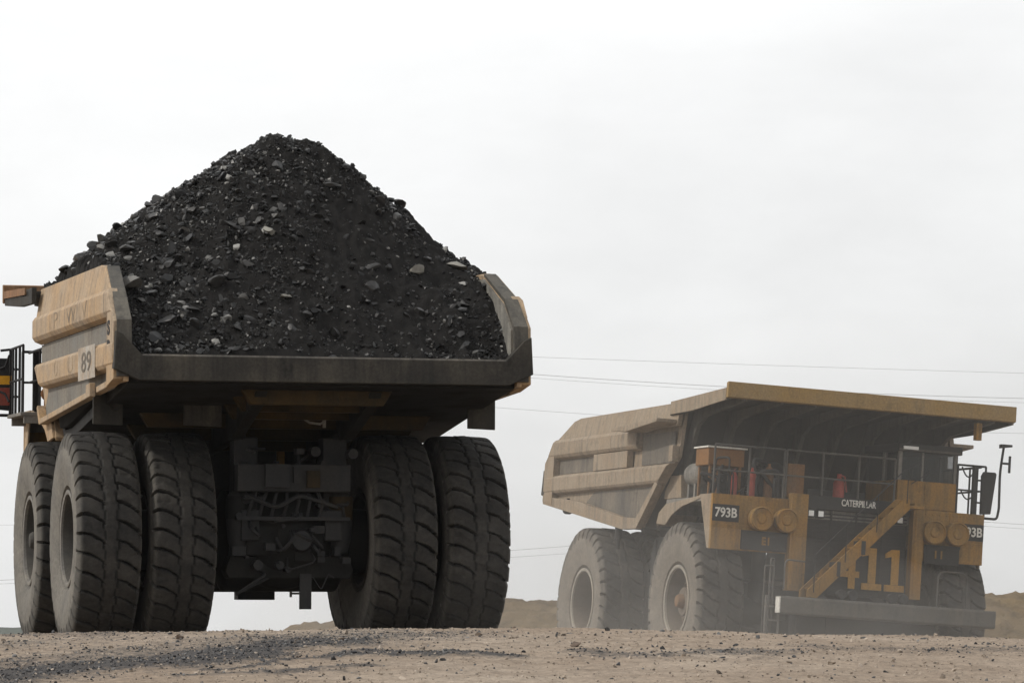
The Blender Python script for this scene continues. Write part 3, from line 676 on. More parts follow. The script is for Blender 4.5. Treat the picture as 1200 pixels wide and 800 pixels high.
    if True:
        gr = B().box(7.2, 7.38, -1.06, 1.46, 2.1, 3.96)
        for k in range(24): gr.box(7.38, 7.42, -1.04, 1.44, 2.14 + 0.075 * k, 2.17 + 0.075 * k)
        for yy in (-0.4, 0.2, 0.85): gr.box(7.42, 7.44, yy, yy + 0.04, 2.1, 3.96)
        gr.build('radiator_grille', 'dark', root)
        hd = B().box(7.3, 7.56, -1.05, 1.45, 3.96, 4.26).build('grille_header', 'black', root, 0.01)
        text('lettering', 'CATERPILLAR', 'white', hd, (7.567, 0.2, 4.14), (0, 1, 0), (0, 0, 1), 0.205, bold=0.004, shear=0.0, sx=0.66)
        for yy in (-0.93, -0.70, 1.0, 1.2):
            hl = B().box(7.44, 7.6, yy - 0.085, yy + 0.085, 3.77, 3.95).build('headlight', 'black', root, 0.01)
            B().box(7.602, 7.61, yy - 0.06, yy + 0.06, 3.8, 3.92).build('lens', 'lens', hl)
        # fleet number in big slab digits
        dg = B(); X0, X1 = 7.46, 7.49
        def one(y):
            dg.box(X0, X1, y - 0.09, y + 0.09, 2.42, 3.2); dg.box(X0, X1, y - 0.24, y + 0.24, 2.27, 2.415)
            dg.prism([(y - 0.092, 3.2), (y - 0.25, 3.1), (y - 0.25, 3.0), (y - 0.092, 3.04)], 'x', X0, X1)
        one(0.64); one(1.19)
        dg.box(X0, X1, 0.08, 0.24, 2.27, 3.2).box(X0, X1, -0.2, 0.078, 2.52, 2.66).box(X0, X1, 0.242, 0.34, 2.52, 2.66)
        dg.prism([(0.078, 3.2), (0.0, 3.2), (-0.2, 2.75), (-0.2, 2.662), (-0.06, 2.662), (0.078, 2.95)], 'x', X0, X1)
        dg.build('fleet_number', 'digit_yellow', root)
    # diagonal boarding stair
    stp = B()
    a, c_ = Vector((0, -1.12, 2.05)), Vector((0, 1.02, 4.2))
    for xx in (7.85, 8.3): stp.beam(a + Vector((xx, 0, 0)), c_ + Vector((xx, 0, 0)), 0.04, 0.3, (-1, 0, 0)) if False else stp.prism([(-1.22, 1.98), (-0.98, 1.98), (1.1, 4.07), (1.1, 4.30), (0.95, 4.30), (-1.22, 2.14)], 'x', xx, xx + 0.04)
    for k in range(9):
        t = (k + 0.5) / 9; p = a.lerp(c_, t); stp.box(7.89, 8.3, p.y - 0.10, p.y + 0.10, p.z, p.z + 0.03)
    stp.box(7.5, 8.34, 1.0, 1.44, 4.1, 4.16)
    sr = stp.build('stair', 'yellow', root, 0.006)
    hr = B()
    for xx in (8.36,):
        hr.tube([(xx, -1.1, 2.9), (xx, 0.9, 4.9), (xx, 1.3, 5.1)], 0.014, 6)
        for t in (0.02, 0.35, 0.68, 1): p = a.lerp(c_, t); hr.tube([(xx, p.y, p.z), (xx, p.y, p.z + 0.8)], 0.012, 6)
    hr.build('handrail', 'dark', sr)
    B().box(7.845, 8.345, 0.0, 0.1, 3.0, 3.3).build('bracket', 'dark', sr); B().box(7.845, 8.345, -0.55, -0.47, 2.48, 2.8).build('bracket', 'dark', sr)
    # bumper, platform, hoops
    bp = B().prism([(8.72, 1.56), (8.72, 1.95), (9.0, 1.95), (9.02, 1.9), (9.02, 1.6), (8.98, 1.56)], 'y', -2.08, 3.0)
    bp.build('bumper', 'bumper_steel', root, 0.015)
    B().box(8.75, 8.99, -2.11, -2.083, 1.58, 1.93).build('sunlit_bumper_end', 'white', root, 0.004)  # pale plate: sunlight on the bumper's end put into its colour
    B().box(7.5, 8.72, -1.9, 2.6, 1.78, 1.86).box(8.3, 8.7, -1.6, -0.9, 0.7, 1.55).box(8.3, 8.7, 0.9, 1.7, 0.7, 1.55).box(7.6, 8.7, -0.9, 0.9, 0.85, 1.77).build('bumper_platform', 'dark', root, 0.01)
    for yy in (-0.55, -0.3, 0.65, 0.9):
        B().lathe([(8.7, 0.0), (8.55, 0.1), (8.75, 0.11), (8.76, 0.09), (8.74, 0.0)], 'x', (0, yy, 2.08), 14).box(8.6, 8.66, yy - 0.03, yy + 0.03, 1.86, 1.98).build('fog_lamp', 'dark', root, 0, 40)
    for pts in ([(8.7, -2.25, 1.0), (8.7, -2.25, 2.75), (8.4, -2.05, 2.75), (8.4, -2.05, 1.86)], [(8.7, -1.92, 2.1), (8.7, -1.92, 2.75), (8.3, -1.3, 2.75)], [(8.6, 1.75, 1.95), (8.6, 1.75, 2.75), (8.6, 2.45, 2.75), (8.6, 2.45, 1.95)], [(8.5, -2.3, 0.9), (8.5, -2.3, 2.6), (8.5, -2.1, 2.6), (8.5, -2.1, 0.9)]):
        B().tube(rounded(pts), 0.02, 8).build('grab_rail', 'rail', root, 0, 40)
    ld = B()
    for yy in (-2.28, -1.98): ld.box(8.55, 8.6, yy, yy + 0.04, 0.75, 1.95)
    for k in range(4): ld.box(8.55, 8.6, -2.24, -1.98, 0.8 + 0.3 * k, 0.84 + 0.3 * k)
    ld.build('ladder', 'grey', root)
    # deck handrails
    for name_y in ((-1.5, 1.1), (-3.2, -1.55), (2.62, 3.3)):
        y0, y1 = name_y; h = B(); n = max(2, int((y1 - y0) / 0.75) + 1)
        for k in range(n):
            yy = y0 + (y1 - y0) * k / (n - 1); h.tube([(7.4, yy, 4.08), (7.4, yy, 5.22)], 0.026, 6)
        h.tube([(7.4, y0, 5.22), (7.4, y1, 5.22)], 0.026, 6).tube([(7.4, y0, 4.66), (7.4, y1, 4.66)], 0.022, 6)
        h.build('deck_railing', 'rail' if y0 < 2 else 'black', root)
    ho = B()
    for xx in (5.2, 6.0, 6.8): ho.tube([(xx, 3.18, 4.08), (xx, 3.18, 5.2)], 0.024, 6)
    ho.tube([(4.9, 3.18, 5.2), (7.4, 3.18, 5.2)], 0.026, 6).tube([(4.9, 3.18, 4.66), (7.4, 3.18, 4.66)], 0.022, 6)
    for za, dz in ((5.18, 0.22), (4.64, 0.18)):
        ho.tube([(7.4, 2.72 + 0.33 * t, za - dz * 4 * t * (1 - t)) for t in np.linspace(0, 1, 9)], 0.018, 5)
    ho.build('side_railing', 'black', root)
    if loaded:
        cw = B().box(5.7, 7.5, 3.22, 3.56, 4.0, 4.06).box(5.72, 5.8, 3.22, 3.5, 3.86, 4.0).box(7.3, 7.38, 3.22, 3.5, 3.86, 4.0)
        cw.build('catwalk', 'grey', root, 0.005)
        cr_ = B()
        for xx in (5.75, 6.2, 6.7, 7.1, 7.45): cr_.tube([(xx, 3.52, 4.06), (xx, 3.52, 5.26)], 0.026, 6)
        for zz in (5.26, 4.66): cr_.tube([(5.75, 3.52, zz), (7.45, 3.52, zz)], 0.024, 6).tube([(7.45, 3.52, zz), (7.48, 3.7, zz - 0.02)], 0.024, 6)
        cr_.tube([(7.3, 3.56, 5.15 - 0.0), (7.4, 3.62, 4.95), (7.45, 3.74, 4.9)], 0.022, 6).tube([(7.3, 3.56, 4.3), (7.4, 3.62, 4.45), (7.45, 3.74, 4.5)], 0.022, 6)
        cr_.build('catwalk_railing', 'black', root, 0, 40)
    rp = B().box(7.36, 7.46, 2.98, 3.1, 4.08, 5.24).build('rail_post', 'black', root, 0.01)
    # mirror and light mast on the cab side
    my = 0.32 if loaded else 0.0
    sh = lambda mb_: (setattr(mb_, 'v', [(x, y + my, z) for x, y, z in mb_.v]), mb_)[1]
    mi = B().prism([(3.16, 4.14), (3.40, 4.16), (3.50, 5.06), (3.47, 5.1), (3.2, 5.1), (3.15, 5.0)], 'x', 7.46, 7.56).tube([(7.45, 3.05, 4.9), (7.5, 3.2, 4.9)], 0.025, 6).tube([(7.45, 3.05, 4.4), (7.5, 3.2, 4.4)], 0.025, 6)
    mi = sh(mi).build('side_mirror', 'black', root, 0.02)
    sh(B().prism([(3.2, 4.2), (3.38, 4.22), (3.46, 5.02), (3.22, 5.04)], 'x', 7.45, 7.458)).build('mirror_glass', 'dark', mi)
    if loaded:  # mirror kept dull; its amber and red reflections are painted on as bands
        sh(B().prism([(3.185, 4.62), (3.43, 4.62), (3.44, 4.78), (3.18, 4.78)], 'x', 7.43, 7.448)).build('amber_reflection', 'amber', mi)
        sh(B().prism([(3.19, 4.24), (3.40, 4.24), (3.42, 4.56), (3.19, 4.56)], 'x', 7.43, 7.448)).build('red_reflection', 'red', mi)
    ma = B().tube(rounded([(7.5, 2.9, 4.06), (7.5, 3.58, 4.06), (7.5, 3.62, 4.3), (7.5, 3.60, 5.1), (7.5, 3.66, 5.68)], 4, 0.3), 0.03, 8)
    ma.prism([(3.58, 5.66), (3.84, 5.70), (3.84, 5.75), (3.58, 5.75)], 'x', 7.42, 7.58).box(7.49, 7.51, 3.63, 3.82, 5.3, 5.35).box(7.48, 7.52, 3.8, 3.85, 5.12, 5.5)
    sh(ma).build('light_mast', 'black', root, 0.005)
    wl_ = B().lathe([(4.9, 0.13), (4.98, 0.14), (5.0, 0.11), (4.97, 0.0)], 'x', (0, 3.3, 4.38), 18) if False else B().lathe([(5.3, 0.0), (5.3, 0.10), (5.26, 0.13), (5.2, 0.13), (5.19, 0.10), (5.24, 0.0)], 'x', (0, 3.14, 4.37), 18).box(5.28, 5.34, 3.08, 3.2, 4.08, 4.3)
    wl_.build('work_lamp', 'rust', root, 0, 40)
    # --- cab
    cb = B()
    X0, X1, Y0, Y1 = 5.55, 7.38, 1.18, 2.62
    cb.prism([(X0, Y0), (X1, Y0), (X1, Y1), (X0, Y1)], 'z', 4.10, 4.78)
    pil = [B().box(X0, X0 + 0.08, Y0, Y1, 4.78, 5.42)]
    for (px, py) in ((X1 - 0.09, Y0), (X1 - 0.09, Y1 - 0.09), (6.45, Y0), (6.45, Y1 - 0.07), (X1 - 0.06, 1.75)):
        pil.append(B().box(px, px + (0.09 if py != 1.75 else 0.05), py, py + (0.09 if py != 1.75 else 0.05), 4.78, 5.42))
    cab = cb.build('cab', 'yellow', root, 0.015)
    for k, p_ in enumerate(pil): p_.build('window_pillar' if k else 'back_wall', 'grey' if k else 'dark', cab, 0.01)
    B().prism([(X0 - 0.05, Y0 - 0.06), (X1 + 0.1, Y0 - 0.06), (X1 + 0.1, Y1 + 0.06), (X0 - 0.05, Y1 + 0.06)], 'z', 5.42, 5.6).build('roof', 'dark', cab, 0.02)
    B().box(X1 + 0.11, X1 + 0.16, Y0 + 0.05, Y0 + 0.4, 5.46, 5.53).build('roof_lamp', 'lens', cab)
    B().box(X1 - 0.04, X1 - 0.025, Y0 + 0.09, 1.745, 4.79, 5.41).box(X1 - 0.04, X1 - 0.025, 1.81, Y1 - 0.09, 4.79, 5.41).build('windscreen', 'glass', cab)
    for yy in (Y0 + 0.03, Y1 - 0.045):
        B().box(6.53, X1 - 0.1, yy, yy + 0.015, 4.79, 5.41).box(X0 + 0.09, 6.44, yy, yy + 0.015, 4.79, 5.41).build('side_window', 'glass', cab)
    B().box(X1 + 0.005, X1 + 0.02, Y0 + 0.66, Y1 - 0.02, 4.16, 4.74).build('front_hatch', 'yellow', cab, 0.006)
    B().box(X1 + 0.10, X1 + 0.115, Y0 - 0.04, Y1 + 0.04, 5.43, 5.48).build('visor', 'rib', cab)
    B().lathe([(-0.02, 0.15), (-0.02, 0.185), (0.02, 0.185), (0.02, 0.15), (-0.02, 0.15)], 'x', (6.95, 1.9, 5.0), 20).cyl((6.95, 1.9, 4.78), (6.95, 1.9, 4.86), 0.04, 8).build('steering_wheel', 'black', cab, 0, 40)
    st = B().box(6.0, 6.15, 1.5, 2.0, 4.78, 5.35).box(6.0, 6.6, 1.48, 2.02, 4.78, 4.84).build('driver_seat', 'black', cab, 0.03)
    wp = B().tube([(X1 + 0.03, 1.5, 4.7), (X1 + 0.02, 1.95, 5.0)], 0.012, 5).build('wiper', 'black', cab)
    # --- machinery on the right deck
    ec = B().box(6.2, 7.0, -3.2, -2.35, 4.78, 5.16)
    for xx in (6.25, 6.9):
        for yy in (-3.15, -2.45): ec.box(xx, xx + 0.06, yy, yy + 0.06, 4.08, 4.78)
    ec.build('control_cabinet', 'orange', root, 0.012)
    B().box(6.15, 7.05, -3.24, -2.3, 5.165, 5.2).build('cabinet_lid', 'white', root, 0.005)
    B().lathe([(5.3, 0.0), (5.33, 0.2), (5.4, 0.27), (6.1, 0.27), (6.17, 0.2), (6.2, 0.0)], 'x', (0, -2.9, 4.62), 24).box(5.5, 5.6, -3.1, -2.7, 4.08, 4.4).box(5.9, 6.0, -3.1, -2.7, 4.08, 4.4).build('air_tank', 'grey', root, 0, 35)
    B().prism([(4.15, 4.1), (4.15, 4.35), (4.35, 4.62), (5.15, 4.62), (5.25, 4.1)], 'y', -3.15, -2.5).build('tool_box', TAN, root, 0.015)
    cyls = [(6.95, -2.95, 0.07, 4.62, 'rust'), (7.1, -2.6, 0.07, 4.66, 'red'), (7.15, -2.2, 0.09, 4.72, 'red'), (7.0, -1.75, 0.11, 4.85, 'rust')]
    for x, y, r, zt, mt in cyls:
        B().lathe([(4.08, 0.0), (4.08, r), (zt - 0.1, r), (zt - 0.03, r * 0.6), (zt, r * 0.35), (zt + 0.06, r * 0.3), (zt + 0.06, 0)], 'z', (x, y, 0), 14).build('gas_bottle', mt, root, 0, 40)
    B().lathe([(4.08, 0.0), (4.08, 0.13), (4.6, 0.13), (4.72, 0.05), (4.8, 0.05), (4.8, 0)], 'z', (7.2, -0.15, 0), 14).tube([(7.2, -0.15, 4.78), (7.28, -0.05, 4.74), (7.3, 0.0, 4.4)], 0.02, 5).build('fire_extinguisher', 'red', root, 0, 40)
    rh = random.Random(5)
    hs = B()
    for k in range(16):
        y0 = rh.uniform(-3.1, -1.6); x0 = rh.uniform(6.6, 7.3); z0 = rh.uniform(4.1, 4.5); z1 = z0 + rh.uniform(0.2, 0.6)
        hs.tube(rounded([(x0, y0, 4.08), (x0, y0, z1), (x0 - rh.uniform(0, 0.3), y0 + rh.uniform(-0.5, 0.5), z1 + rh.uniform(-0.1, 0.15)), (x0 - 0.3, y0 + rh.uniform(-0.5, 0.5), 4.08)]), rh.uniform(0.02, 0.05), 6)
    hs.build('hose_bundle', 'dark', root, 0, 40)
    for k in range(7):
        y0 = -3.0 + 0.22 * k; z1 = rh.uniform(4.3, 4.75)
        B().box(6.5, 6.7, y0, y0 + rh.uniform(0.1, 0.18), 4.08, z1).cyl((6.75, y0 + 0.07, z1 - 0.15), (6.6, y0 + 0.07, z1 - 0.15), 0.05, 8).build('valve_block', rh.choice(['rust', 'grey', 'dark', 'orange', 'beam_ochre']), root, 0.01)
    B().box(7.05, 7.12, -1.35, -0.95, 4.2, 4.95).cyl((7.0, -1.2, 4.2), (7.0, -1.2, 4.95), 0.13, 12).build('filter_housing', 'orange', root, 0.01)
    en = B().box(5.2, 6.9, -1.0, 1.0, 2.4, 3.95).box(5.4, 6.7, -0.7, 0.7, 4.08, 4.45)
    en.tube(rounded([(6.6, -1.2, 4.1), (6.6, -1.25, 4.7), (6.0, -1.2, 4.9), (5.2, -1.2, 4.9)]), 0.14, 12).tube(rounded([(6.5, -2.2, 4.1), (6.5, -2.1, 4.6), (6.4, -1.4, 4.65)]), 0.06, 8)
    en.build('engine', 'dark', root, 0.02)
    if loaded:
        for t_, xx, zz, sz in (('P', 2.5, 5.51, 0.42), ('W', 0.7, 5.51, 0.40), ('V', -0.75, 5.51, 0.40), ('0', 2.4, 4.68, 0.4), ('U', 0.75, 4.67, 0.42)):
            text('lettering', t_, 'grime', body, (xx, 3.472, zz), (-1, 0, 0), (0, 0, 1), sz, extrude=0.002, bold=-0.004, sx=2.6)
        sg = B().box(-2.0, -0.2, 3.472, 3.48, 4.36, 4.9).build('number_panel', 'panel_pale', body)
        text('lettering', '89', 'recess_dark', body, (-1.1, 3.484, 4.63), (-1, 0, 0), (0, 0, 1), 0.46, extrude=0.002, bold=0.004, sx=2.4)
        for t_, zz in (('S', 5.08), ('B', 4.77)):
            text('lettering', t_, 'black', body, (-3.24, 3.458, zz), (-1, 0, 0), (0, 0, 1), 0.30, extrude=0.003, bold=0.015, sx=1.9)
    return root

truck_full = make_truck(T1_LOC, T1_ROT, True, 'haul truck heaped high with coal, driving away with its black tail lip facing us')
truck_empty = make_truck(T2_LOC, T2_ROT, False, 'empty yellow haul truck numbered 411 facing us, half hidden by the crest and dust')

# ------------------------------------------------------------------ coal heap in the loaded truck
def lump_template(sub):
    import bmesh
    bm = bmesh.new(); bmesh.ops.create_icosphere(bm, subdivisions=sub, radius=1.0)
    v = np.array([p.co[:] for p in bm.verts]); bm.verts.index_update(); f = np.array([[q.index for q in p.verts] for p in bm.faces]); bm.free()
    return v, f
LT1, LT2 = lump_template(1), lump_template(2)
def lump_shape(r, tmpl, flat=1.0):
    """angular broken rock: a sphere cut by random planes"""
    v, f = tmpl; v = v.copy()
    for k in range(8):
        n = r.normal(size=3); n /= np.linalg.norm(n); h = r.uniform(0.22, 0.62)
        d = v @ n; cut = d > h; v[cut] -= np.outer(d[cut] - h, n)
    return v * 1.35 * np.array([1.0, r.uniform(0.5, 0.9), flat * r.uniform(0.4, 0.75)]), f
def rotm(r, tilt=0.6):
    a = r.uniform(0, 6.283); b = r.normal(0, tilt); c = r.normal(0, tilt)
    ca, sa, cb, sb, cc, sc = math.cos(a), math.sin(a), math.cos(b), math.sin(b), math.cos(c), math.sin(c)
    return np.array([[ca, -sa, 0], [sa, ca, 0], [0, 0, 1]]) @ np.array([[1, 0, 0], [0, cb, -sb], [0, sb, cb]]) @ np.array([[cc, 0, sc], [0, 1, 0], [-sc, 0, cc]])
def scatter(name, pts, sizes, mat, tmpl, r, align=None):
    shapes = [lump_shape(r, tmpl) for _ in range(24)]
    V, F, o = [], [], 0
    for i, (p, s) in enumerate(zip(pts, sizes)):
        v, f = shapes[i % 24]
        V.append((v * s) @ rotm(r).T + p); F.append(f + o); o += len(v)
    me = np_mesh(name, np.concatenate(V), np.concatenate(F)); me.materials.append(M[mat]); return me

def heap_z(x, y):
    dx = np.where(x < 0.5, (0.5 - x) * 1.03, np.where(x > 1.9, (x - 1.9) * 0.6, 0))
    yc = y + 0.26
    dy = np.maximum(0, np.abs(yc) - 0.24) * np.where(yc > 0, 0.70, 0.87)
    d = (dx ** 2.2 + dy ** 2.2) ** (1 / 2.2)
    d = np.sqrt(d * d + 0.05) - 0.1
    z = 8.66 - d
    # rounded fan at the bottom, where coal has run against the walls
    low = np.interp(x, [-3.7, -3.3, -2.4, -1.2, 5], [4.62, 4.8, 5.3, 5.7, 5.8]) + 0.055 * y * y * sstep(x, -3.5, -1.9)
    k = 0.18
    return np.log(np.exp(z / k) + np.exp((low - 0.05) / k)) * k
def heap_full(x, y):
    z = heap_z(x, y)
    z = z + 0.16 * fbm(x * 1.1, y * 1.1, 71, 3) + 0.10 * fbm(x * 3.2, y * 3.2, 75, 4, 0.65) + 0.10 * np.maximum(0, fbm(x * 0.9 + y * .3, y * 2.3 - x * .4, 78, 3))
    return np.minimum(z, 6.26 + (3.27 - np.abs(y)) * 1.1 + 0.26 * fbm(x * 3.1, y * 3.1, 87, 4, 0.65))
hxs = np.arange(-3.7, 5.25, 0.032); hys = np.arange(-3.26, 3.261, 0.032)
HX, HY = np.meshgrid(hxs, hys); HZ = heap_full(HX, HY) + 0.055 * fbm(HX * 8, HY * 8, 83, 4, 0.75)
HZ = np.where(HX < -3.62, np.minimum(HZ, 4.61), HZ)
idx = np.arange(HX.size).reshape(HX.shape)
q = np.stack([idx[:-1, :-1], idx[:-1, 1:], idx[1:, 1:], idx[1:, :-1]], -1).reshape(-1, 4)
top_v = np.stack([HX, HY, HZ], -1).reshape(-1, 3)
# close the heap underneath along the sloping floor so that it is a solid body
floor_z = lambda x: np.interp(x, [-3.62, 2.2, 3.05, 4.3, 5.28], [4.40, 3.70, 3.68, 4.57, 6.13])
bot_v = np.stack([HX, HY, np.minimum(floor_z(HX) + 0.01, HZ - 0.02)], -1).reshape(-1, 3); nb_ = len(top_v)
edge = np.concatenate([idx[0, :], idx[1:, -1], idx[-1, -2::-1], idx[-2:0:-1, 0]]); e2 = np.roll(edge, -1)
walls = np.stack([edge, edge + nb_, e2 + nb_, e2], -1)
heap_me = np_mesh('coal_heap', np.concatenate([top_v, bot_v]), np.concatenate([q, q[:, ::-1] + nb_, walls]))
heap_me.polygons.foreach_set('use_smooth', np.ones(len(heap_me.polygons), bool)); heap_me.materials.append(M['coal_fines'])
heap = bpy.data.objects.new('coal_heap', heap_me); COL.objects.link(heap); heap.matrix_world = MT1
tag(heap, 'steep heap of black coal filling the dump body of the loaded truck', 'coal heap', kind='stuff')

r_ = np.random.default_rng(11)
def heap_points(n, lump_bias):
    out = []
    while len(out) < n:
        x, y = r_.uniform(-3.6, 4.9), r_.uniform(-3.15, 3.15)
        # clusters: rocks roll to the left and to the foot of the heap
        w = 0.25 + 0.75 * (float(fbm(np.array(x * 0.8), np.array(y * 0.8), 91, 3)) > 0.02) + lump_bias * (y > 0.4) + 0.5 * lump_bias * (x < -2.4)
        if r_.uniform(0, 1.6) < w: out.append((x, y))
    return out
def put(points, emb):
    P = np.array(points); return P
for n, lo, hi, pw, tm, bias in ((16000, 0.010, 0.04, 2.0, LT1, 0.3), (2600, 0.035, 0.095, 2.4, LT1, 0.8), (230, 0.08, 0.15, 2.0, LT2, 1.1)):
    xy = np.array(heap_points(n, bias)); s = lo + (hi - lo) * r_.uniform(0, 1, n) ** pw
    z = heap_full(xy[:, 0], xy[:, 1]) + s * 0.12
    me = scatter('coal_pieces', np.column_stack([xy, z]), s, 'coal', tm, r_)
    o = link('coal_pieces', me, None, heap); o['kind'] = 'stuff'
# single big lumps one can pick out on the slope
def big_lump(name, x, y, s, mat, label, cat, group=None, flat=0.8, seed=0):
    rr = np.random.default_rng(1000 + seed); v, f = lump_shape(rr, LT2, flat)
    v = (v * s) @ rotm(rr, 0.25).T
    me = np_mesh(name, v, f); o = link(name, me, mat)
    o.matrix_world = MT1 @ Matrix.Translation((x, y, float(heap_full(np.array(x), np.array(y))) + s * 0.15))
    return tag(o, label, cat, group)
big_lump('shale_slab', -1.45, 0.48, 0.22, 'pale_rock', 'pale angular shale slab in the middle of the coal slope', 'rock', flat=0.9, seed=1)
big_lump('shale_slab', -2.2, 3.0, 0.30, 'grey_rock', 'large grey rock against the left wall at the edge of the coal', 'rock', flat=0.9, seed=2)
big_lump('shale_slab', -1.75, -1.9, 0.22, 'pale_rock', 'broad pale rock on the right half of the coal slope', 'rock', flat=0.7, seed=3)
big_lump('shale_slab', -2.55, 0.42, 0.16, 'pale_rock', 'rounded pale stone low on the coal slope above the tail lip', 'rock', flat=0.9, seed=4)
big_lump('shale_slab', -1.2, -2.75, 0.24, 'pale_rock', 'long pale flat rock near the right edge of the coal heap', 'rock', flat=0.5, seed=5)
lump_spots = [(-2.9, 2.4, .2), (-2.6, 1.9, .19), (-2.2, 1.5, .2), (-3.0, 1.3, .16), (-1.6, 2.2, .22), (-1.0, 2.7, .2), (-0.6, 1.6, .18), (-2.0, 0.9, .17), (-0.2, 2.2, .22), (0.3, 2.9, .22),
              (-1.1, -0.4, .18), (-1.9, -1.2, .16), (-2.7, -1.8, .15), (-2.4, -2.6, .2), (-3.1, -2.4, .15), (0.2, -1.0, .17), (-0.5, -0.8, .2), (-2.9, 0.1, .15), (-1.2, 1.1, .24), (0.0, 0.6, .2), (1.5, 2.9, .25), (2.4, 3.0, .25)]
for i, (x, y, s) in enumerate(lump_spots):
    big_lump('coal_lump', x, y, s * 0.8, 'coal', 'dark coal lump bedded in the slope of the heaped load', 'coal lump', 'coal lumps on the heaped load', 0.85, 20 + i)

# ------------------------------------------------------------------ stones on the road
def in_view_pts(n, prob=None):
    out = []
    while len(out) < n:
        y = r_.uniform(38.5, 65.5); x = r_.uniform(-0.135 * y, 0.135 * y)
        if prob is None or r_.uniform() < prob(x, y): out.append((x, y))
    return np.array(out)
def stones(n, lo, hi, pw, mat, label, prob=None):
    xy = in_view_pts(n, prob); s = lo + (hi - lo) * r_.uniform(0, 1, n) ** pw
    z = np.array([ground_at(x, y) for x, y in xy]) + s * 0.2
    me = scatter('gravel', np.column_stack([xy, z]), s, mat, LT1, r_)
    tag(link('gravel', me, None), label, 'gravel', kind='stuff')
stones(10500, 0.006, 0.024, 3.0, 'gravel', 'loose tan gravel strewn over the dusty haul road')
stones(9000, 0.006, 0.026, 3.0, 'coal_gravel', 'small black coal bits spilled in streaks along the road', lambda x, y: min(1, coal_at(x, y) ** 1.6 + 0.008))
stones(280, 0.022, 0.05, 2.0, 'gravel', 'fist sized clods of dry earth on the haul road')
stones(260, 0.02, 0.045, 2.0, 'coal_gravel', 'larger black coal bits dropped on the haul road')
rocks = [(-3.93, 50.5, 0.085, 'brown_rock', 'dark brown rock on the road in front of the left truck wheels'),
         (0.70, 47.5, 0.085, 'brown_rock', 'wedge shaped brown rock on the open road right of centre'),
         (0.55, 53.0, 0.06, 'coal_gravel', 'black stone just beyond the wedge shaped brown rock'),
         (3.05, 53.2, 0.05, 'coal_gravel', 'black stone below the empty truck bumper on pale dust'),
         (5.4, 56.0, 0.045, 'coal_gravel', 'black stone on the road near the right berm'),
         (-1.95, 48.5, 0.06, 'brown_rock', 'brown stone beside the black coal streak'),
         (5.6, 59.4, 0.05, 'coal_gravel', 'black stone close to the crest at the right edge'),
         (2.05, 58.0, 0.05, 'coal_gravel', 'black stone on the road below the front wheel of the empty truck')]
for i, (x, y, s, mt, lb) in enumerate(rocks):
    rr = np.random.default_rng(2000 + i); v, f = lump_shape(rr, LT2, 1.2)
    o = link('rock', np_mesh('rock', (v * s) @ rotm(rr, 0.2).T, f), mt); o.location = (x, y, ground_at(x, y) + s * 0.3)
    tag(o, lb, 'rock', 'loose rocks on the haul road')

# ------------------------------------------------------------------ power lines far behind
def wire(pts, dist, rad, label):
    """pts: (image-plane bearing x/F, elevation/F) samples turned into points hanging at one distance"""
    P = [Vector((bx * dist, dist, EYE + bz * dist)) for bx, bz in pts]
    xs = [p.x for p in P]; zs = np.polyfit(xs, [p.z for p in P], min(2, len(P) - 1))
    X = np.linspace(xs[0], xs[-1], 60)
    o = MB().tube([(x, dist, float(np.polyval(zs, x))) for x in X], rad, 5).build('power_line', 'wire')
    tag(o, label, 'power line', 'power lines strung behind the trucks')
px = lambda u, v: ((u - 600) / 5000, (742 - v) / 5000)
wire([px(200, 402), px(622, 414), px(860, 429), px(1200, 439), px(1500, 444)], 210, 0.0075, 'single thin power line highest in the sky, above the canopy')
wire([px(200, 400), px(622, 436), px(830, 454), px(1200, 467), px(1500, 470)], 215, 0.012, 'thick power line just below the topmost one, meeting the canopy top')
wire([px(200, 405), px(622, 440), px(800, 457), px(1200, 472), px(1500, 476)], 216, 0.0075, 'thin power line hugging the underside of the thick one')
wire([px(200, 441), px(600, 480), px(680, 486), px(1200, 505), px(1500, 512)], 205, 0.0075, 'power line that runs from the dump tail to below the canopy corner')
wire([px(-300, 690), px(0, 681), px(600, 645), px(665, 638), px(900, 622)], 230, 0.010, 'lowest power line, seen between the two trucks above the berm')
wire([px(-300, 693), px(0, 685), px(600, 653), px(665, 647), px(900, 632)], 231, 0.008, 'faint power line just under the lowest thick one between the trucks')
wire([px(900, 606), px(1165, 611), px(1200, 616), px(1500, 650)], 230, 0.010, 'power line leaving the right edge beside the mirror mast')
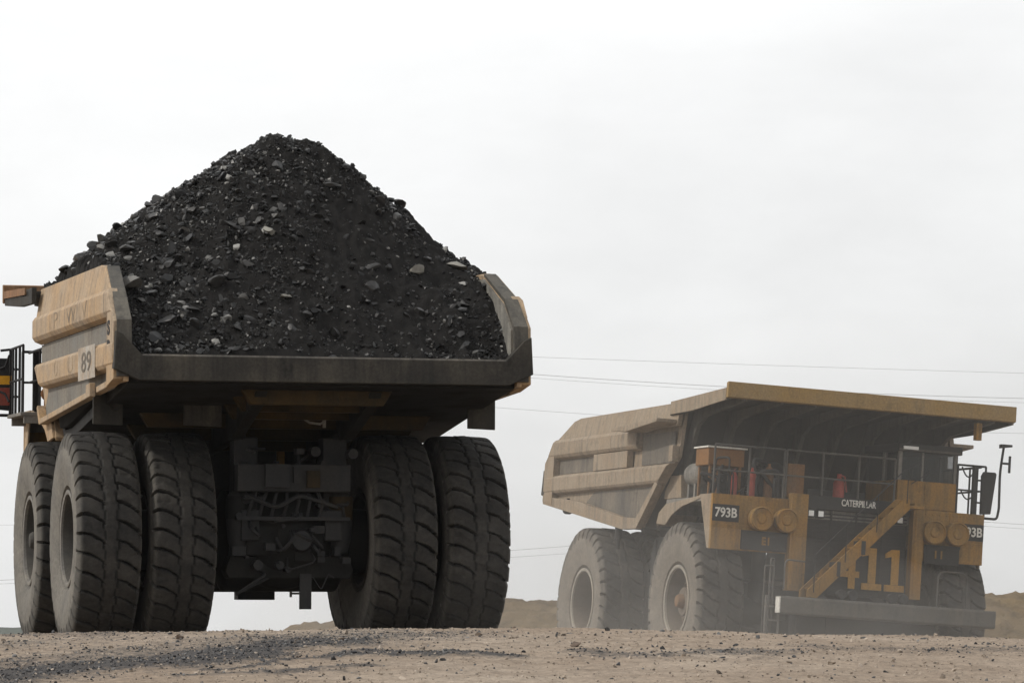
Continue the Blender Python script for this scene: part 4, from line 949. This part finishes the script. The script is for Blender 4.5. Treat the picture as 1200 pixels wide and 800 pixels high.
wire([px(900, 611), px(1165, 616), px(1200, 621), px(1500, 656)], 231, 0.008, 'faint power line right below the one beside the mirror mast')
wire([px(-400, 614), px(0, 615), px(60, 615), px(300, 612)], 240, 0.006, 'faint power line behind the left front wheel of the loaded truck')

pole = bpy.data.objects.new('utility_pole', None); COL.objects.link(pole); pole.location = (-80 / 1000 * 210, 210, -1)
tag(pole, 'wooden utility pole carrying the power lines behind the coal load', 'utility pole')
MB().tube([(0, 0, 0), (0, 0, 17.5)], 0.19, 12, 0.12).build('pole_shaft', 'rim', pole, 0, 40)
for z in (16.6, 14.7): MB().box(-0.06, 0.06, -5.2, 6.2, z, z + 0.14).build('cross_arm', 'rim', pole, 0.01)

# ------------------------------------------------------------------ dust and haze
def ellipsoid(name, c, rad, density, color, label, plume=False):
    mb = MB(); n, k = 32, 16; vs = []; fs = []
    prof = [(-math.cos(math.pi * j / k), math.sin(math.pi * j / k)) for j in range(k + 1)]
    import bmesh
    bm = bmesh.new(); bmesh.ops.create_uvsphere(bm, u_segments=32, v_segments=18, radius=1)
    me = bpy.data.meshes.new(name); bm.to_mesh(me); bm.free()
    for v in me.vertices: v.co = (v.co.x * rad[0], v.co.y * rad[1], v.co.z * rad[2])
    o = link(name, me, volume_mat(name + '_air', density, color, 0.3, plume)); o.location = c
    tag(o, label, 'dust cloud', kind='stuff'); return o
DC = (0.80, 0.785, 0.755)
ellipsoid('dust_cloud', (6.5, 90.0, 1.0), (14, 8.5, 7.0), 0.0072, DC, 'thin pale dust hanging in front of the empty truck')
ellipsoid('dust_cloud', (2.5, 93.0, 0.2), (9.5, 7, 3.4), 0.0115, DC, 'thicker dust thrown up low around the wheels of the empty truck', True)
ellipsoid('dust_cloud', (2.6, 66.5, 0.2), (4.2, 3.0, 4.2), 0.006, DC, 'thin dust drifting behind the right wheels of the loaded truck')
hz = MB().box(-4500, 4500, -450, 4500, -6, 40).build('haze', volume_mat('haze_air', 0.00007, (0.82, 0.86, 0.9), 0.2))
tag(hz, 'thin pale haze in the air over the whole mine', kind='stuff')
